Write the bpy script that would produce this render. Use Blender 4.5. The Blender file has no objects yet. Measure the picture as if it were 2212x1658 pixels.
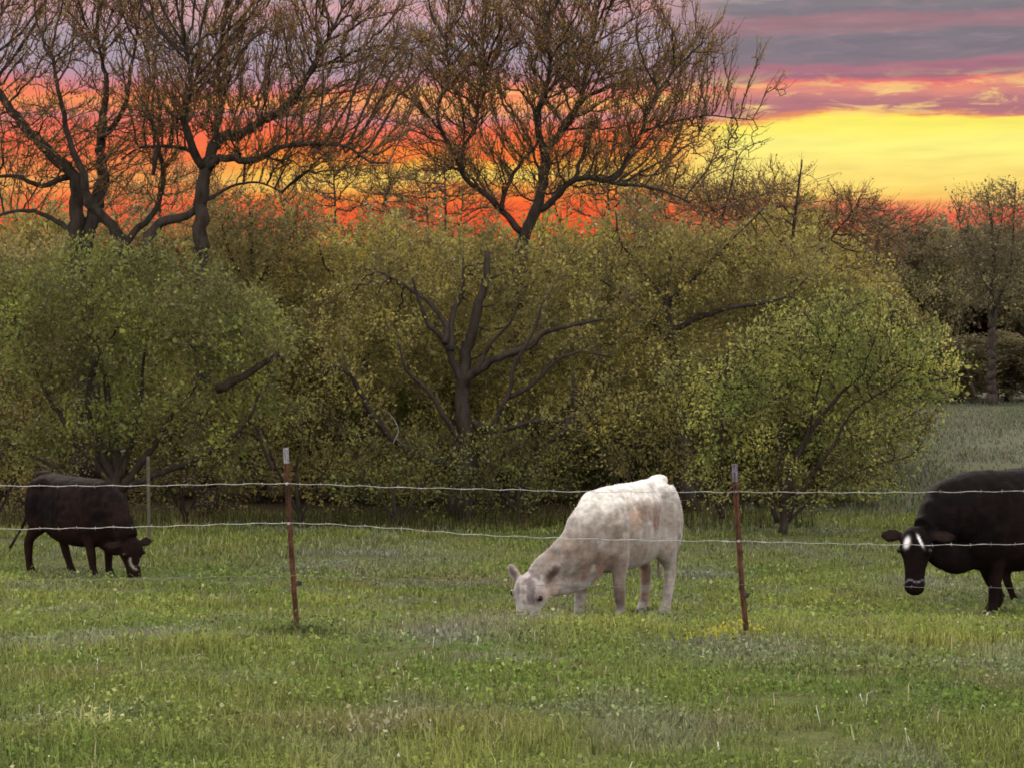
import bpy, math, random
import numpy as np
from mathutils import Vector

rng = np.random.default_rng(7)
random.seed(7)
scene = bpy.context.scene
C = scene.collection

# ------------------------------------------------------------------ camera
F = 4700.0            # focal length in pixels of a 2212 px wide frame
EYE = 1.6
cam_d = bpy.data.cameras.new('camera')
cam = bpy.data.objects.new('camera', cam_d)
C.objects.link(cam)
cam.location = (0, 0, EYE)
cam.rotation_euler = (math.radians(90), 0, 0)
cam_d.sensor_width = 36.0
cam_d.lens = 36.0 * F / 2212.0
cam_d.clip_start = 0.1
cam_d.clip_end = 9000
scene.camera = cam


def P(px, py, d):
    """photo position (2212 px wide) at a distance d -> world point"""
    return Vector(((px - 1106.0) * d / F, d, EYE - (py - 829.0) * d / F))


def lin(r, g, b):
    def f(c):
        c /= 255.0
        return c / 12.92 if c <= 0.04045 else ((c + 0.055) / 1.055) ** 2.4
    return (f(r), f(g), f(b), 1.0)


# ------------------------------------------------------------------ world
SUN_EL, SUN_AZ = math.radians(30), math.radians(-16)     # azimuth from +Y towards +X
world = bpy.data.worlds.new("World")
scene.world = world
world.use_nodes = True
nt = world.node_tree
nt.nodes.clear()


def N(tree, typ, **kw):
    n = tree.nodes.new(typ)
    for k, v in kw.items():
        setattr(n, k, v)
    return n


def math_node(tree, op, a, b=None, clamp=False):
    n = tree.nodes.new('ShaderNodeMath')
    n.operation = op
    n.use_clamp = clamp
    for i, v in enumerate((a, b)):
        if v is None:
            continue
        if isinstance(v, (int, float)):
            n.inputs[i].default_value = v
        else:
            tree.links.new(v, n.inputs[i])
    return n.outputs[0]


def ramp(tree, fac, stops, interp='LINEAR'):
    n = tree.nodes.new('ShaderNodeValToRGB')
    cr = n.color_ramp
    cr.interpolation = interp
    while len(cr.elements) < len(stops):
        cr.elements.new(0.5)
    for e, (p, c) in zip(cr.elements, sorted(stops, key=lambda s: s[0])):
        e.position = p
        e.color = c if len(c) == 4 else (*c, 1)
    if fac is not None:
        tree.links.new(fac, n.inputs[0])
    return n.outputs[0]


def mix(tree, fac, a, b, blend='MIX'):
    n = tree.nodes.new('ShaderNodeMix')
    n.data_type = 'RGBA'
    n.blend_type = blend
    for idx, v in ((0, fac), (6, a), (7, b)):
        if isinstance(v, (int, float)):
            n.inputs[idx].default_value = v
        elif isinstance(v, tuple):
            n.inputs[idx].default_value = v if len(v) == 4 else (*v, 1)
        else:
            tree.links.new(v, n.inputs[idx])
    return n.outputs[2]


tc = N(nt, 'ShaderNodeTexCoord')
sep = N(nt, 'ShaderNodeSeparateXYZ')
nt.links.new(tc.outputs['Generated'], sep.inputs[0])
hx, hy, hz = sep.outputs
hor = math_node(nt, 'SQRT', math_node(nt, 'ADD', math_node(nt, 'MULTIPLY', hx, hx), math_node(nt, 'MULTIPLY', hy, hy)))
hor = math_node(nt, 'MAXIMUM', hor, 0.001)
v = math_node(nt, 'DIVIDE', hz, hor)                 # tangent of the elevation
az = math_node(nt, 'ARCTAN2', hx, hy)                # 0 straight ahead, + to the right
comb = N(nt, 'ShaderNodeCombineXYZ')
nt.links.new(math_node(nt, 'MULTIPLY', az, 11.0), comb.inputs[0])
nt.links.new(math_node(nt, 'MULTIPLY', v, 60.0), comb.inputs[1])
nz = N(nt, 'ShaderNodeTexNoise')
nz.inputs['Scale'].default_value = 1.0
nz.inputs['Detail'].default_value = 6
nz.inputs['Roughness'].default_value = 0.6
nt.links.new(comb.outputs[0], nz.inputs['Vector'])
comb2 = N(nt, 'ShaderNodeCombineXYZ')
nt.links.new(math_node(nt, 'MULTIPLY', az, 28.0), comb2.inputs[0])
nt.links.new(math_node(nt, 'MULTIPLY', v, 260.0), comb2.inputs[1])
nz2 = N(nt, 'ShaderNodeTexNoise')
nz2.inputs['Scale'].default_value = 1.0
nz2.inputs['Detail'].default_value = 5
nt.links.new(comb2.outputs[0], nz2.inputs['Vector'])
w1 = math_node(nt, 'MULTIPLY', math_node(nt, 'SUBTRACT', nz.outputs[0], 0.5), 0.019)
w2 = math_node(nt, 'MULTIPLY', math_node(nt, 'SUBTRACT', nz2.outputs[0], 0.5), 0.005)
# the cloud layers sink a little towards the left
tilt = math_node(nt, 'MULTIPLY', az, -0.012)
vv = math_node(nt, 'ADD', math_node(nt, 'ADD', v, w1), math_node(nt, 'ADD', w2, tilt))
fac = math_node(nt, 'MULTIPLY', vv, 4.0, clamp=True)          # 0..0.25


def el(y):
    return (829.0 - y) / F * 4.0


R_ST = [(0.0, lin(150, 70, 60)), (el(500), lin(240, 90, 70)), (el(466), lin(250, 126, 92)), (el(448), lin(255, 190, 104)), (el(430), lin(255, 216, 112)),
        (el(385), lin(255, 230, 125)), (el(330), lin(255, 245, 132)), (el(276), lin(255, 240, 98)),
        (el(270), lin(240, 150, 100)), (el(258), lin(178, 116, 128)), (el(238), lin(190, 124, 130)), (el(220), lin(216, 138, 130)),
        (el(206), lin(236, 148, 124)), (el(194), lin(232, 116, 118)), (el(184), lin(158, 112, 128)), (el(168), lin(168, 116, 130)),
        (el(156), lin(178, 120, 132)), (el(142), lin(132, 120, 130)), (el(98), lin(130, 122, 131)), (el(84), lin(154, 124, 132)),
        (el(60), lin(164, 124, 132)), (el(40), lin(130, 122, 130)), (el(14), lin(136, 130, 136)), (el(2), lin(196, 184, 176)),
        (el(-20), lin(150, 142, 146)), (1.0, lin(150, 145, 155))]
L_ST = [(0.0, lin(170, 60, 40)), (el(500), lin(248, 84, 46)), (el(440), lin(255, 104, 54)), (el(418), lin(255, 150, 62)),
        (el(390), lin(255, 222, 105)), (el(355), lin(255, 186, 72)), (el(330), lin(255, 138, 58)), (el(305), lin(255, 118, 62)),
        (el(275), lin(248, 122, 96)), (el(255), lin(214, 140, 148)), (el(238), lin(244, 148, 112)), (el(218), lin(255, 168, 100)),
        (el(200), lin(246, 136, 104)), (el(185), lin(214, 136, 146)), (el(165), lin(186, 152, 168)), (el(100), lin(174, 164, 180)),
        (el(50), lin(194, 164, 176)), (el(20), lin(218, 166, 172)), (el(-10), lin(182, 168, 178)), (1.0, lin(168, 162, 174))]
skyR = ramp(nt, fac, R_ST)
skyL = ramp(nt, fac, L_ST)
# towards the left the glow turns from yellow to salmon pink
side = math_node(nt, 'MULTIPLY', math_node(nt, 'ADD', math_node(nt, 'SUBTRACT', az, 0.062), math_node(nt, 'MULTIPLY', w1, 2.0)), 26.0, clamp=True)
sky = mix(nt, side, skyL, skyR)
pinkf = math_node(nt, 'MULTIPLY', math_node(nt, 'SUBTRACT', -0.105, az), 22.0, clamp=True)
low = math_node(nt, 'SUBTRACT', 1.0, math_node(nt, 'MULTIPLY', math_node(nt, 'ABSOLUTE', math_node(nt, 'SUBTRACT', v, 0.10)), 26.0, clamp=True))
sky = mix(nt, math_node(nt, 'MULTIPLY', math_node(nt, 'MULTIPLY', pinkf, low), 0.65), sky, lin(246, 112, 88))
# broken salmon and peach patches between the cloud layers
comb3 = N(nt, 'ShaderNodeCombineXYZ')
nt.links.new(math_node(nt, 'MULTIPLY', az, 34.0), comb3.inputs[0])
nt.links.new(math_node(nt, 'MULTIPLY', v, 150.0), comb3.inputs[1])
nz3 = N(nt, 'ShaderNodeTexNoise')
nz3.inputs['Scale'].default_value = 1.0
nz3.inputs['Detail'].default_value = 7
nz3.inputs['Roughness'].default_value = 0.62
nz3.inputs['Distortion'].default_value = 0.6
nt.links.new(comb3.outputs[0], nz3.inputs['Vector'])
puff = ramp(nt, nz3.outputs[0], [(0.49, (0, 0, 0, 1)), (0.60, (1, 1, 1, 1))])
band = math_node(nt, 'SUBTRACT', 1.0, math_node(nt, 'MULTIPLY', math_node(nt, 'ABSOLUTE', math_node(nt, 'SUBTRACT', v, 0.129)), 70.0), clamp=True)
band = math_node(nt, 'MULTIPLY', band, math_node(nt, 'MULTIPLY', math_node(nt, 'ADD', az, 0.085), 22.0, clamp=True))
sky = mix(nt, math_node(nt, 'MULTIPLY', math_node(nt, 'ADD', math_node(nt, 'MULTIPLY', puff, 0.95), 0.02), band), sky, lin(255, 218, 130))
lowl = math_node(nt, 'MULTIPLY', math_node(nt, 'SUBTRACT', 1.0, math_node(nt, 'MULTIPLY', math_node(nt, 'ABSOLUTE', math_node(nt, 'SUBTRACT', v, 0.108)), 34.0), clamp=True), math_node(nt, 'SUBTRACT', 1.0, side))
sky = mix(nt, math_node(nt, 'MULTIPLY', math_node(nt, 'MULTIPLY', puff, lowl), 0.7), sky, lin(252, 96, 62))
hi = math_node(nt, 'MULTIPLY', math_node(nt, 'SUBTRACT', v, 0.138), 60.0, clamp=True)
sky = mix(nt, math_node(nt, 'MULTIPLY', math_node(nt, 'MULTIPLY', puff, hi), 0.18), sky, lin(184, 150, 158))
# cloud wisps
wisp = ramp(nt, nz2.outputs[0], [(0.3, (0.93, 0.93, 0.95, 1)), (0.7, (1.07, 1.06, 1.04, 1))])
sky = mix(nt, 1.0, sky, wisp, 'MULTIPLY')
sky = mix(nt, 1.0, sky, (0.84, 0.84, 0.84, 1), 'MULTIPLY')
# the high sky overhead and behind the camera: even cloud, made extra bright as unseen fill light
up = math_node(nt, 'MULTIPLY', math_node(nt, 'SUBTRACT', v, 0.23), 4.0, clamp=True)
beh = math_node(nt, 'MULTIPLY', math_node(nt, 'SUBTRACT', math_node(nt, 'ABSOLUTE', az), 1.0), 1.6, clamp=True)
cloud = mix(nt, nz.outputs[0], (2.0, 1.92, 1.90, 1), (2.7, 2.62, 2.55, 1))
dusk = mix(nt, nz.outputs[0], (1.8, 1.72, 1.70, 1), (2.4, 2.3, 2.22, 1))
sky = mix(nt, beh, sky, dusk)
sky = mix(nt, up, sky, cloud)
bg = N(nt, 'ShaderNodeBackground')
nt.links.new(sky, bg.inputs[0])
bg.inputs[1].default_value = 1.0
nish = N(nt, 'ShaderNodeTexSky', sky_type='NISHITA')
nish.sun_disc = False
nish.sun_elevation = SUN_EL
nish.sun_rotation = SUN_AZ
nish.dust_density = 4.0
bg2 = N(nt, 'ShaderNodeBackground')
nt.links.new(nish.outputs[0], bg2.inputs[0])
bg2.inputs[1].default_value = 0.05
# thin cloud cover lets the clear sky through only high up
mixs = N(nt, 'ShaderNodeMixShader')
nt.links.new(math_node(nt, 'MULTIPLY', up, 0.25), mixs.inputs[0])
nt.links.new(bg.outputs[0], mixs.inputs[1])
nt.links.new(bg2.outputs[0], mixs.inputs[2])
wo = N(nt, 'ShaderNodeOutputWorld')
nt.links.new(mixs.outputs[0], wo.inputs[0])

# ------------------------------------------------------------------ sun
sd = bpy.data.lights.new('sun', 'SUN')
sd.energy = 2.3
sd.angle = math.radians(10)
sd.color = (1.0, 0.84, 0.66)
sun = bpy.data.objects.new('sun', sd)
C.objects.link(sun)
to_sun = Vector((math.sin(SUN_AZ) * math.cos(SUN_EL), math.cos(SUN_AZ) * math.cos(SUN_EL), math.sin(SUN_EL)))
sun.rotation_euler = to_sun.to_track_quat('Z', 'Y').to_euler()

scene.view_settings.view_transform = 'Standard'
scene.view_settings.look = 'None'
scene.view_settings.gamma = 1
scene.view_settings.exposure = 0.25
scene.cycles.max_bounces = 5
scene.cycles.diffuse_bounces = 3
scene.cycles.transmission_bounces = 3
scene.cycles.glossy_bounces = 2
scene.cycles.use_denoising = True
scene.cycles.filter_width = 1.7

# ------------------------------------------------------------------ helpers
def mesh_from(name, verts, faces=None, loops=None, starts=None, smooth=False):
    me = bpy.data.meshes.new(name)
    if faces is not None:
        me.from_pydata([tuple(map(float, p)) for p in verts], [], faces)
    else:
        verts = np.asarray(verts, dtype=np.float32)
        me.vertices.add(len(verts))
        me.vertices.foreach_set('co', verts.ravel())
        me.loops.add(len(loops))
        me.loops.foreach_set('vertex_index', np.asarray(loops, dtype=np.int32))
        me.polygons.add(len(starts))
        me.polygons.foreach_set('loop_start', np.asarray(starts, dtype=np.int32))
    me.update(calc_edges=True)
    me.validate()
    if smooth:
        me.polygons.foreach_set('use_smooth', np.ones(len(me.polygons), dtype=bool))
    return me


def link(name, me, mat=None, parent=None):
    o = bpy.data.objects.new(name, me)
    C.objects.link(o)
    if mat is not None:
        me.materials.clear()
        me.materials.append(mat)
    if parent is not None:
        o.parent = parent
    return o


def thing(name, label, cat, loc=(0, 0, 0), rz=0.0, group=None):
    o = bpy.data.objects.new(name, None)
    o.empty_display_size = 0.3
    C.objects.link(o)
    o.location = loc
    o.rotation_euler = (0, 0, rz)
    o['label'] = label
    o['category'] = cat
    if group:
        o['group'] = group
    return o


class Lattice:
    """smooth value noise on the ground plane, range about -1..1"""
    def __init__(self, seed, cell):
        self.g = np.random.default_rng(seed).uniform(-1, 1, (256, 256))
        self.c = cell

    def __call__(self, x, y):
        x = np.asarray(x) / self.c + 1000.3
        y = np.asarray(y) / self.c + 1000.7
        xi = np.floor(x).astype(int)
        yi = np.floor(y).astype(int)
        fx = x - xi
        fy = y - yi
        fx = fx * fx * (3 - 2 * fx)
        fy = fy * fy * (3 - 2 * fy)
        g = self.g
        a = g[xi % 256, yi % 256]
        b = g[(xi + 1) % 256, yi % 256]
        c = g[xi % 256, (yi + 1) % 256]
        d = g[(xi + 1) % 256, (yi + 1) % 256]
        return (a * (1 - fx) + b * fx) * (1 - fy) + (c * (1 - fx) + d * fx) * fy


_kd = np.array([-50, 0, 9, 12, 15.2, 19, 26, 35, 60, 110, 200, 400, 5000.0])
_kz = np.array([0.1, 0, 0.0, -.03, -.15, -.46, -.67, -.71, -.5, .74, 1.2, 1.3, 1.3])
_fd = np.arange(-50, 5000, 0.5)
_fz = np.interp(_fd, _kd, _kz)
_k = np.hanning(11)
_fz = np.convolve(np.pad(_fz, 5, 'edge'), _k / _k.sum(), 'valid')
_l1, _l2, _l3 = Lattice(1, 3.1), Lattice(2, 0.9), Lattice(3, 0.33)


def gz(x, y):
    x = np.asarray(x, dtype=float)
    y = np.asarray(y, dtype=float)
    near = np.clip(1.2 - y / 200.0, 0, 1)
    return np.interp(y, _fd, _fz) + near * (0.03 * _l1(x, y) + 0.018 * _l2(x, y))


def ground_point(px, d):
    x = (px - 1106.0) * d / F
    return Vector((x, d, float(gz(x, d))))


# ------------------------------------------------------------------ materials
def new_mat(name):
    m = bpy.data.materials.new(name)
    m.use_nodes = True
    t = m.node_tree
    t.nodes.clear()
    return m, t


def noise(t, scale, detail=4, rough=0.55, coord='Object', stretch=None):
    c = N(t, 'ShaderNodeTexCoord')
    n = N(t, 'ShaderNodeTexNoise')
    n.inputs['Scale'].default_value = scale
    n.inputs['Detail'].default_value = detail
    n.inputs['Roughness'].default_value = rough
    src = c.outputs[coord]
    if coord == 'World':
        src = None
    if stretch:
        mp = N(t, 'ShaderNodeMapping')
        mp.inputs['Scale'].default_value = stretch
        t.links.new(src, mp.inputs[0])
        src = mp.outputs[0]
    t.links.new(src, n.inputs['Vector'])
    return n.outputs[0]


def bump(t, height, strength, dist=0.01):
    b = N(t, 'ShaderNodeBump')
    b.inputs['Strength'].default_value = strength
    b.inputs['Distance'].default_value = dist
    t.links.new(height, b.inputs['Height'])
    return b.outputs[0]


def finish(t, color, rough=0.8, normal=None, spec=0.2, translucent=0.0, sheen=0.0, metallic=0.0):
    p = N(t, 'ShaderNodeBsdfPrincipled')
    if isinstance(color, tuple):
        p.inputs['Base Color'].default_value = color
    else:
        t.links.new(color, p.inputs['Base Color'])
    p.inputs['Roughness'].default_value = rough
    p.inputs['Specular IOR Level'].default_value = spec
    p.inputs['Metallic'].default_value = metallic
    if sheen:
        p.inputs['Sheen Weight'].default_value = sheen
        p.inputs['Sheen Roughness'].default_value = 0.45
    if normal is not None:
        t.links.new(normal, p.inputs['Normal'])
    out = N(t, 'ShaderNodeOutputMaterial')
    if translucent:
        tr = N(t, 'ShaderNodeBsdfTranslucent')
        if isinstance(color, tuple):
            tr.inputs[0].default_value = color
        else:
            t.links.new(color, tr.inputs[0])
        ms = N(t, 'ShaderNodeMixShader')
        ms.inputs[0].default_value = translucent
        t.links.new(p.outputs[0], ms.inputs[1])
        t.links.new(tr.outputs[0], ms.inputs[2])
        t.links.new(ms.outputs[0], out.inputs[0])
    else:
        t.links.new(p.outputs[0], out.inputs[0])


def leaf_mat(name, stops, patch=None, patch_scale=0.8, trans=0.35):
    m, t = new_mat(name)
    g = N(t, 'ShaderNodeNewGeometry')
    c = ramp(t, g.outputs['Random Per Island'], stops)
    if patch:
        f = ramp(t, noise(t, patch_scale, 3), [(0.42, (0, 0, 0, 1)), (0.62, (1, 1, 1, 1))])
        c = mix(t, f, c, mix(t, 0.8, c, patch))
        # old dull leaves and young bright ones in tufts
        f2 = ramp(t, noise(t, patch_scale * 1.5, 4), [(0.36, (.50, .46, .50, 1)), (0.5, (1, 1, 1, 1)), (0.64, (1.42, 1.38, 1.1, 1))])
        c = mix(t, 1.0, c, f2, 'MULTIPLY')
    finish(t, c, 0.6, spec=0.25, translucent=trans)
    return m


M = {}
M['leaf_olive'] = leaf_mat('leaf_olive', [(0, (0.170, 0.150, 0.041, 1)), (.35, (0.220, 0.194, 0.049, 1)), (.7, (0.261, 0.229, 0.056, 1)), (1, (0.315, 0.259, 0.070, 1))], (0.195, 0.158, 0.053, 1))
M['leaf_gold'] = leaf_mat('leaf_gold', [(0, (0.227, 0.185, 0.041, 1)), (.4, (0.291, 0.239, 0.050, 1)), (.8, (0.349, 0.282, 0.056, 1)), (1, (0.389, 0.307, 0.067, 1))], (0.221, 0.202, 0.052, 1))
M['leaf_green'] = leaf_mat('leaf_green', [(0, (0.111, 0.130, 0.032, 1)), (.4, (0.146, 0.168, 0.038, 1)), (.8, (0.187, 0.211, 0.045, 1)), (1, (0.234, 0.242, 0.057, 1))], (0.138, 0.115, 0.040, 1), 0.7)
M['leaf_fresh'] = leaf_mat('leaf_fresh', [(0, (0.199, 0.193, 0.053, 1)), (.4, (0.256, 0.247, 0.065, 1)), (.8, (0.319, 0.294, 0.079, 1)), (1, (0.377, 0.335, 0.111, 1))], (0.149, 0.218, 0.040, 1), 0.9)
M['leaf_brown'] = leaf_mat('leaf_brown', [(0, (0.138, 0.110, 0.045, 1)), (.5, (0.183, 0.148, 0.054, 1)), (1, (0.241, 0.191, 0.066, 1))], (0.210, 0.173, 0.060, 1))
M['leaf_bud'] = leaf_mat('leaf_bud', [(0, (.26, .075, .030, 1)), (.35, (.24, .125, .042, 1)), (1, (.20, .20, .060, 1))], trans=0.55)
M['leaf_far'] = leaf_mat('leaf_far', [(0, (0.122, 0.108, 0.051, 1)), (.5, (0.146, 0.129, 0.056, 1)), (1, (0.177, 0.152, 0.063, 1))], (.155, .112, .065, 1), 0.25)


def bark_mat(name, a, b, scale=9):
    m, t = new_mat(name)
    n1 = noise(t, scale, 6, 0.65, stretch=(1, 1, 0.3))
    c = ramp(t, n1, [(0.3, a), (0.7, b)])
    n2 = noise(t, scale * 4, 5, 0.7, stretch=(1, 1, 0.25))
    finish(t, c, 0.9, bump(t, n2, 0.8, 0.03), 0.1)
    return m


M['bark'] = bark_mat('bark', (.018, .013, .010, 1), (.055, .042, .034, 1))
M['bark_grey'] = bark_mat('bark_grey', (.045, .038, .036, 1), (.13, .115, .11, 1))
M['bark_red'] = bark_mat('bark_red', (.058, .034, .022, 1), (.13, .080, .050, 1))
M['bark_twig'] = bark_mat('bark_twig', (.050, .040, .024, 1), (.13, .102, .060, 1))
M['bark_pale'] = bark_mat('bark_pale', (.12, .115, .11, 1), (.28, .27, .26, 1))

# ------------------------------------------------------------------ the ground
def build_ground():
    ys = np.concatenate([np.arange(-30, 6, 1.5), np.arange(6, 42, 0.25), np.arange(42, 130, 1.5), np.array([140, 160, 190, 230, 300, 450, 700, 1200, 2500, 4500.0])])
    half = np.concatenate([np.arange(0, 14, 0.3), np.arange(14, 40, 1.3), np.array([45, 60, 90, 150, 300, 700, 1500, 3500.0])])
    xs = np.concatenate([-half[::-1][:-1], half])
    X, Y = np.meshgrid(xs, ys)
    Z = gz(X, Y)
    V = np.stack([X.ravel(), Y.ravel(), Z.ravel()], 1)
    nx, ny = len(xs), len(ys)
    i = np.arange((ny - 1) * (nx - 1))
    r, c = i // (nx - 1), i % (nx - 1)
    q = np.stack([r * nx + c, r * nx + c + 1, (r + 1) * nx + c + 1, (r + 1) * nx + c], 1)
    me = mesh_from('ground', V, loops=q.ravel(), starts=np.arange(len(q)) * 4, smooth=True)
    m, t = new_mat('pasture')
    cx = N(t, 'ShaderNodeTexCoord')
    n1 = N(t, 'ShaderNodeTexNoise'); n1.inputs['Scale'].default_value = 0.35; n1.inputs['Detail'].default_value = 6
    n2 = N(t, 'ShaderNodeTexNoise'); n2.inputs['Scale'].default_value = 6.0; n2.inputs['Detail'].default_value = 8; n2.inputs['Roughness'].default_value = .7
    for n in (n1, n2):
        t.links.new(cx.outputs['Object'], n.inputs['Vector'])
    a = ramp(t, n1.outputs[0], [(.3, (.060, .070, .026, 1)), (.5, (.085, .095, .036, 1)), (.68, (.10, .095, .055, 1))])
    b = ramp(t, n2.outputs[0], [(.3, (.55, .5, .45, 1)), (.7, (1.35, 1.35, 1.2, 1))])
    c = mix(t, 1.0, a, b, 'MULTIPLY')
    # the far meadow: dull grey green
    sp = N(t, 'ShaderNodeSeparateXYZ'); t.links.new(cx.outputs['Object'], sp.inputs[0])
    far = math_node(t, 'MULTIPLY', math_node(t, 'SUBTRACT', sp.outputs[1], 38.0), 0.045, clamp=True)
    fc = mix(t, n1.outputs[0], (.062, .070, .034, 1), (.076, .074, .054, 1))
    fc = mix(t, 1.0, fc, ramp(t, n2.outputs[0], [(.35, (.7, .7, .75, 1)), (.65, (1.2, 1.2, 1.15, 1))]), 'MULTIPLY')
    c = mix(t, far, c, fc)
    # leaf litter under the thicket
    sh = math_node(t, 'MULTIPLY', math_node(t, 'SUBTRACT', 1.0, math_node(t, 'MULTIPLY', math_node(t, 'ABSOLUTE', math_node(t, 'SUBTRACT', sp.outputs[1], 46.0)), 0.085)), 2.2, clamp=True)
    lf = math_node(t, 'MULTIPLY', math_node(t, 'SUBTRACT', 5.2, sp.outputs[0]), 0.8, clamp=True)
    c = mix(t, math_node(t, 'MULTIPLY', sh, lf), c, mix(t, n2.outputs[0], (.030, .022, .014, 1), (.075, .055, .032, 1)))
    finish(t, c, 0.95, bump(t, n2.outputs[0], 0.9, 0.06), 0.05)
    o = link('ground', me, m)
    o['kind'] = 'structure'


build_ground()

# ------------------------------------------------------------------ grass
def blades(base, length, width, lean, az, bend=0.5):
    """each blade: five points, a quad and a tip triangle"""
    n = len(base)
    d = np.stack([np.cos(az), np.sin(az), np.zeros(n)], 1)
    fa = az + math.pi / 2 + rng.uniform(-0.8, 0.8, n)
    s = np.stack([np.cos(fa), np.sin(fa), np.zeros(n)], 1)
    L = length[:, None]
    W = width[:, None] * 0.5
    ln = lean[:, None]
    up = np.array([[0, 0, 1.0]])
    mid = base + L * 0.55 * (up * np.cos(ln * .6) + d * np.sin(ln * .6))
    tip = mid + L * 0.45 * (up * np.cos(ln * 1.6 + bend) + d * np.sin(ln * 1.6 + bend))
    V = np.stack([base - s * W, base + s * W, mid + s * W * .8, mid - s * W * .8, tip], 1).reshape(-1, 3)
    o = np.arange(n)[:, None] * 5
    loops = (o + np.array([[0, 1, 2, 3, 3, 2, 4]])).ravel()
    st = (np.arange(n)[:, None] * 7 + np.array([[0, 4]])).ravel()
    return V, loops, st


def ground_patch(px, py, rx, ry):
    """photo ellipse on the grass -> world centre/radii on the ground"""
    def solve(y):
        ds = np.linspace(8, 60, 2000)
        rows = 829 + (EYE - np.interp(ds, _fd, _fz)) * F / ds
        return ds[np.argmin(np.abs(rows - y))]
    d = solve(py)
    dn, df = solve(py + ry), solve(py - ry)
    return ((px - 1106) * d / F, d, rx * d / F, max(0.15, (df - dn) / 2))


GREY = [ground_patch(1620, 1415, 170, 22), ground_patch(800, 1210, 220, 30), ground_patch(1660, 1180, 150, 14), ground_patch(1500, 1240, 90, 18),
        ground_patch(2000, 1265, 120, 20), ground_patch(980, 1375, 200, 14), ground_patch(300, 1385, 90, 14), ground_patch(1150, 1350, 90, 12),
        ground_patch(1430, 1335, 60, 10)]
YEL = [ground_patch(60, 1320, 170, 46), ground_patch(330, 1310, 170, 24), ground_patch(1590, 1375, 60, 14), ground_patch(1850, 1340, 380, 36),
       ground_patch(2080, 1400, 200, 30), ground_patch(750, 1290, 90, 30), ground_patch(1330, 1365, 160, 14)]
GRN = [ground_patch(1750, 1145, 260, 12), ground_patch(500, 1150, 300, 16), ground_patch(900, 1430, 260, 34), ground_patch(1950, 1470, 400, 60), ground_patch(200, 1640, 320, 40)]
BRN = [ground_patch(1850, 1300, 40, 10), ground_patch(850, 1580, 350, 30), ground_patch(250, 1470, 200, 12), ground_patch(1900, 1450, 120, 10), ground_patch(1000, 1260, 240, 12)]


def patch_w(x, y, lst):
    w = np.zeros_like(x)
    for cx, cy, rx, ry in lst:
        w = np.maximum(w, np.exp(-(((x - cx) / rx) ** 2 + ((y - cy) / ry) ** 2) * 1.1))
    return w


_c1, _c2, _c3, _c4 = Lattice(11, 1.7), Lattice(12, 0.55), Lattice(13, 0.16), Lattice(14, 0.9)


def grass_tint(x, y):
    n = len(x)
    base = np.array([.152, .180, .046])
    yel = np.array([.29, .30, .070])
    gry = np.array([.20, .19, .165])
    grn = np.array([.105, .152, .034])
    brn = np.array([.20, .155, .085])
    m = (_c1(x, y) + _c2(x, y)) * 0.5 + rng.normal(0, 0.22, n)
    c = np.tile(base, (n, 1))
    wy = np.clip(m * 0.5, 0, .4) + 0.5 * patch_w(x, y, YEL) * (0.6 + .4 * _c3(x, y))
    wg = np.clip(-m * 0.9, 0, .7) + 0.6 * patch_w(x, y, GRN)
    wr = np.clip((_c4(x, y) + _c2(x + 40, y)) * .8 - .25, 0, .4) + 0.6 * patch_w(x, y, GREY)
    wb = np.clip((_c2(x, y + 90) + _c3(x, y)) * .7 - .45, 0, .5) + 0.6 * patch_w(x, y, BRN)
    for w, col in ((wg, grn), (wy, yel), (wb, brn), (wr, gry)):
        w = np.clip(w, 0, 0.9)[:, None]
        c = c * (1 - w) + col * w
    c = c * np.clip(rng.normal(1.0, 0.34, n), .4, 2.1)[:, None]
    c *= np.array([[.90, .90, .90]])
    straw = rng.random(n) < 0.018
    c[straw] = np.array([.36, .32, .19]) * rng.uniform(.7, 1.3, (straw.sum(), 1))
    return c


def add_tint(me, col, per):
    a = me.attributes.new('tint', 'FLOAT_COLOR', 'POINT')
    cc = np.ones((len(col) * per, 4), dtype=np.float32)
    cc[:, :3] = np.repeat(col, per, 0)
    a.data.foreach_set('color', cc.ravel())


m, t = new_mat('grass_blade')
at = N(t, 'ShaderNodeAttribute', attribute_name='tint')
finish(t, at.outputs['Color'], 0.75, spec=0.08, translucent=0.35)
M['grass'] = m


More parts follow.
